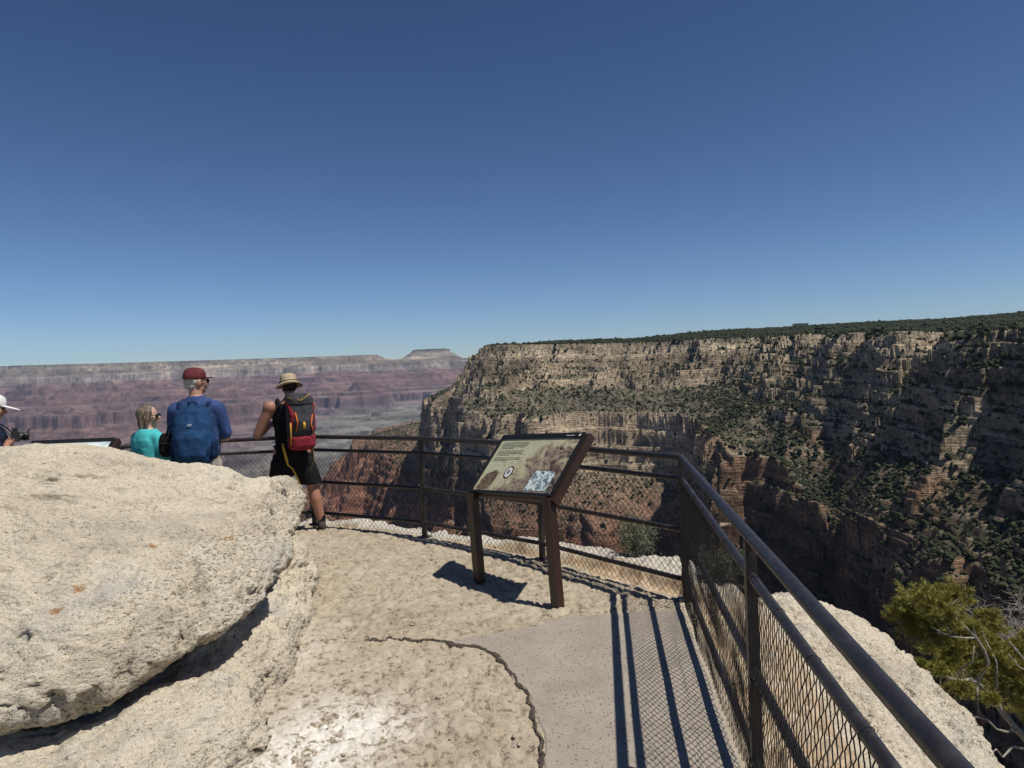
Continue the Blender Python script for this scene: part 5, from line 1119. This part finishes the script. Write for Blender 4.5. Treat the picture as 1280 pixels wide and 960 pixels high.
BR = {'a': [(4.62, 6.2, -3.2), (4.66, 6.15, -2.31), (4.42, 6.15, -1.76), (4.29, 6.15, -1.59), (4.1, 6.13, -1.31), (3.91, 6.08, -1.13), (3.73, 6.0, -1.07), (3.52, 5.95, -0.99)], 'b': [(4.1, 6.13, -1.31), (4.09, 6.10, -1.15), (4.10, 6.1, -0.97), (4.04, 6.15, -0.79)], 'c': [(3.91, 6.08, -1.13), (3.99, 6.05, -0.95), (3.9, 6.05, -0.73), (3.8, 6.05, -0.63), (3.72, 6.05, -0.53)],
      'd': [(4.29, 6.15, -1.59), (4.04, 6.05, -1.53), (3.94, 6.0, -1.42), (3.80, 5.95, -1.36)], 'e': [(3.72, 6.05, -0.53), (3.63, 6.0, -0.44), (3.70, 5.98, -0.36), (3.67, 5.95, -0.55), (3.60, 5.95, -0.63)], 'f': [(3.91, 6.08, -1.13), (3.89, 6.05, -1.27), (3.87, 6.0, -1.38)], 'g': [(4.42, 6.15, -1.76), (4.18, 6.05, -1.68), (4.06, 6.0, -1.75), (3.97, 5.95, -1.64), (3.84, 5.9, -1.69)],
      'h': [(4.42, 6.15, -1.76), (4.52, 6.15, -1.38), (4.4, 6.12, -1.09), (4.3, 6.1, -0.91), (4.22, 6.1, -.80)], 'i': [(3.73, 6.0, -1.07), (3.69, 5.98, -0.98), (3.79, 5.95, -0.89), (3.82, 5.95, -0.75)], 'j': [(3.9, 6.05, -0.73), (3.75, 6.0, -0.71), (3.61, 5.95, -0.67), (3.48, 5.98, -.60)], 'k': [(4.4, 6.12, -1.09), (4.25, 6.05, -1.0), (4.16, 6.05, -0.88)],
      'l': [(4.66, 6.15, -2.31), (4.45, 6.0, -2.1), (4.22, 5.95, -1.98), (4.05, 5.9, -1.86)], 'm': [(4.66, 6.15, -2.31), (4.9, 6.3, -1.9), (4.95, 6.35, -1.5)], 'n': [(4.9, 6.3, -1.9), (4.7, 6.4, -1.6), (4.55, 6.3, -1.3)]}
def wander(pts, step, amp, r):
    out = [Vector(pts[0])]
    for a, b in zip(pts, pts[1:]):
        a, b = Vector(a), Vector(b); k_ = max(1, int((b - a).length / step))
        for i in range(1, k_ + 1): out.append(a + (b - a) * i / k_ + Vector(r.normal(size=3)) * (amp if i < k_ else amp * .3))
    return out
r_ = np.random.default_rng(12)
pine = empty('pinyon_pine', (4.6, 6.2, -5.2)); tag(pine, 'gnarled pinyon pine with yellow-green needles and bare grey limbs, rooted below the white outcrop', 'tree')
po = Vector(pine.location)
def rel(pts, o): return [Vector(p) - o for p in pts]
bm = bmesh.new(); RAD = {'a': (.075, .012), 'b': (.016, .005), 'c': (.020, .007), 'd': (.016, .004), 'e': (.009, .004), 'f': (.009, .004), 'g': (.018, .004), 'h': (.028, .008), 'i': (.009, .004), 'j': (.010, .004), 'k': (.010, .004), 'l': (.02, .004), 'm': (.04, .015), 'n': (.018, .006)}
low = [(4.5, 6.3, gz(4.5, 6.3) - .2), (4.62, 6.25, -4.6)]
tube(bm, rel(wander(low + BR['a'][:1], .3, .02, r_), po), .085, 10)
ends = []
for k_, p in BR.items():
    w2 = wander(p, .10, .012, r_); n_ = len(w2); a_, b_ = RAD[k_]; tube(bm, rel(w2, po), [a_ + (b_ - a_) * (i / (n_ - 1)) ** .7 for i in range(n_)], 7)
    for i in range(3, n_, 2):                                   # short dead twigs
        if r_.random() < .5:
            d = Vector(r_.normal(size=3)).normalized() * r_.uniform(.08, .22) + Vector((-.03, -.03, .02)); q0 = w2[i]; tube(bm, rel([q0, q0 + d * .5 + Vector(r_.normal(size=3)) * .015, q0 + d], po), [.0045, .0035, .0018], 4, cap=False)
NV, NF, TW = needles(CLU, 5)
for c0, ends_ in TW:
    for e in ends_[::4]:
        e = Vector(e); c1 = Vector(c0); tube(bm, rel([c1, c1.lerp(e, .5) + Vector(r_.normal(size=3)) * .015, e], po), [.005, .0035, .002], 4, cap=False)
bm_obj('trunk', bm, bark, pine, True)
np_mesh('crown', NV - np.array(po), NF, needle, pine)

def bush(name, loc, rad, h, seed, label, cat, stems=26, leaf=None, leafn=14, twig=.003, forks=3, root_z=None, lean=(0, 0)):
    r = np.random.default_rng(seed); root = empty(name, loc); tag(root, label, cat); bm = bmesh.new(); L = []
    for s_ in range(stems):
        a = r.random() * 6.283; tip = Vector((math.cos(a) * rad * r.uniform(.2, 1) + lean[0], math.sin(a) * rad * r.uniform(.2, 1) + lean[1], h * r.uniform(.55, 1)))
        st = Vector((math.cos(a) * .02, math.sin(a) * .02, root_z if root_z is not None else -.03)); mid = st.lerp(tip, .5) + Vector(r.normal(size=3)) * rad * .12 + Vector((0, 0, h * .08))
        tube(bm, [st, mid, tip], [twig * 1.8, twig * 1.2, twig * .5], 5, cap=False); L += [mid.lerp(tip, f_) for f_ in (0, .4, .7, 1)]
        for f in range(forks):
            p0 = st.lerp(mid, r.uniform(.4, 1)) if f % 2 else mid.lerp(tip, r.uniform(0, .7)); e = p0 + (tip - st).normalized() * h * r.uniform(.12, .3) + Vector(r.normal(size=3)) * rad * .28
            m2 = p0.lerp(e, .5) + Vector(r.normal(size=3)) * rad * .05
            tube(bm, [p0, m2, e], [twig, twig * .7, twig * .35], 4, cap=False); L += [m2, e]
            for g in range(2):
                e2 = m2.lerp(e, r.random()) + Vector(r.normal(size=3)) * rad * .14; tube(bm, [m2, e2], [twig * .5, twig * .25], 3, cap=False); L.append(e2)
    bm_obj('stems', bm, bark, root)
    if leaf:
        V = []
        for p in L:
            k = leafn; c_ = np.array(p) + r.normal(size=(k, 3)) * rad * .10; d1 = r.normal(size=(k, 3)); d1 /= np.linalg.norm(d1, axis=1, keepdims=True); d2 = np.cross(d1, r.normal(size=(k, 3))); d2 /= np.linalg.norm(d2, axis=1, keepdims=True)
            a_, b_ = .012, .005; V.append(np.stack([c_ - d1 * a_, c_ + d2 * b_, c_ + d1 * a_, c_ - d2 * b_], 1).reshape(-1, 3))
        V = np.concatenate(V); np_mesh('leaves', V, np.arange(len(V)).reshape(-1, 4), leaf, root)
    return root
sage = mat('sage_leaf', (.14, .15, .085), .8); yelg = mat('rabbitbrush_leaf', (.24, .21, .035), .8)
dsh = empty('dead_shrub', (6.25, 8.6, gz(6.25, 8.6))); tag(dsh, 'bare grey dead shrub behind the pinyon pine, against the dark gorge', 'shrub')
def branch(bm, p, d, ln, rad, depth, r):
    q0 = p.copy(); pts_ = [q0]; dd = d.normalized(); k_ = 5
    for i in range(k_):
        dd = (dd + Vector(r.normal(size=3)) * .22).normalized(); q0 = q0 + dd * ln / k_; pts_.append(q0)
        if depth and i > 0:
            for f in range(2 if r.random() < .6 else 1):
                branch(bm, q0, (dd + Vector(r.normal(size=3)) * .75), ln * r.uniform(.4, .65), rad * .55, depth - 1, r)
    tube(bm, pts_, [rad * (1 - .75 * i / k_) for i in range(k_ + 1)], 5 if rad > .006 else 4, cap=False)
bm = bmesh.new(); r2_ = np.random.default_rng(41); hd_ = -2.75 - dsh.location.z
tube(bm, wander([(0, 0, -.2), (.1, 0, hd_ * .5), (0, .05, hd_)], .3, .05, r2_), .05, 8)
for a_ in range(7): branch(bm, Vector((0, .05, hd_ - .1)), Vector((math.cos(a_ * .9) * .7, math.sin(a_ * .9) * .7, 1.2)), r2_.uniform(.8, 1.3), .020, 3, r2_)
bm_obj('branches', bm, bark, dsh)
bush('sagebrush', (1.10, 6.48, gz(1.10, 6.48) + .01), .20, .26, 33, 'small grey-green sagebrush just outside the railing, left of its corner', 'shrub', 30, sage, 10)
bush('sagebrush', (1.62, 5.62, gz(1.62, 5.62) + .0), .17, .20, 34, 'small grey-green sagebrush between the railing corner and the white outcrop', 'shrub', 22, sage, 10)
bush('rabbitbrush', (-1.72, 8.62, gz(-1.72, 8.62)), .26, .34, 35, 'yellow-green rabbitbrush on the ledge behind the hiker, seen through the chain-link', 'shrub', 30, yelg, 12)

# loose grit and chips on the terrace
r_ = np.random.default_rng(77); V = []; Fc = []; n = 0
for i in range(650):
    y = 2.2 + 6 * r_.random() ** 1.4; x = r_.uniform(-1.2, 1.0) - .22 * (y - 3) ; s_ = r_.gamma(2, .0022) + .002
    if pave_sd(np.array([x]), np.array([y]))[0] < 0 and r_.random() < .8: continue
    v = ICO_G * (1 + r_.uniform(-.35, .35, (len(ICO_G), 1))) * s_ * np.array([1.3, 1, .55]); a = r_.random() * 6.28
    v = np.c_[v[:, 0] * math.cos(a) - v[:, 1] * math.sin(a) + x, v[:, 0] * math.sin(a) + v[:, 1] * math.cos(a) + y, v[:, 2] + gz(x, y) + s_ * .35]; V.append(v); Fc.append(ICO_GF + n); n += len(v)
gr = np_mesh('gravel', np.concatenate(V), np.concatenate(Fc), mat('grit', (.36, .30, .22), .9)); tag(gr, 'loose stone chips scattered on the terrace', kind='stuff')

# a far building on the plateau
if 'terrain' in globals():
    bx, by = math.sin(R_(22.25)) * 2250, math.cos(R_(22.25)) * 2250
    bz = float(terrain(np.array([[bx]]), np.array([[by]]))[0][0, 0])
    zt_ = EYE + math.tan(R_(2.50)) * 2250
    bl_ = empty('lodge', (bx, by, bz), -R_(22.25)); tag(bl_, 'long low pale building far off on the wooded plateau', 'building')
    hh = max(zt_ - bz, 5.0)
    bm = bmesh.new(); box(bm, (0, 0, hh / 2 - .5), (42, 12, hh + 1)); bm_obj('wall', bm, mat('pale_wall', (.62, .58, .52), .8), bl_)
    bm = bmesh.new(); box(bm, (0, 0, hh + .6), (46, 15, 1.0)); box(bm, (-6, 0, hh + 2.0), (20, 9, 1.8)); bm_obj('roof', bm, mat('pale_roof', (.50, .46, .42), .8), bl_)
    for i in range(7):
        bm = bmesh.new(); box(bm, (-18 + i * 6, -6.05, hh - 2.0), (3.2, .3, 1.8)); bm_obj('window', bm, mat('far_window', (.05, .06, .07), .2), bl_)
# ------------------------------------------------------------ the air of the canyon
def haze(dens=1.9e-5):
    x0, x1, y0, y1, z0, z1 = -21000, 21000, -300, 21500, -1700, 900
    v = [(x, y, z) for x in (x0, x1) for y in (y0, y1) for z in (z0, z1)]
    f = [(0, 1, 3, 2), (4, 6, 7, 5), (0, 4, 5, 1), (2, 3, 7, 6), (0, 2, 6, 4), (1, 5, 7, 3)]
    m = bpy.data.materials.new('haze_air'); m.use_nodes = True; n = m.node_tree; n.nodes.clear()
    o = n.nodes.new('ShaderNodeOutputMaterial'); p = n.nodes.new('ShaderNodeVolumePrincipled')
    p.inputs['Color'].default_value = (.50, .66, 1.0, 1); p.inputs['Density'].default_value = dens; p.inputs['Anisotropy'].default_value = .0
    n.links.new(p.outputs[0], o.inputs['Volume'])
    h = np_mesh('haze', v, f, m); tag(h, kind='stuff'); h['label'] = 'thin blue air filling the canyon'
haze()
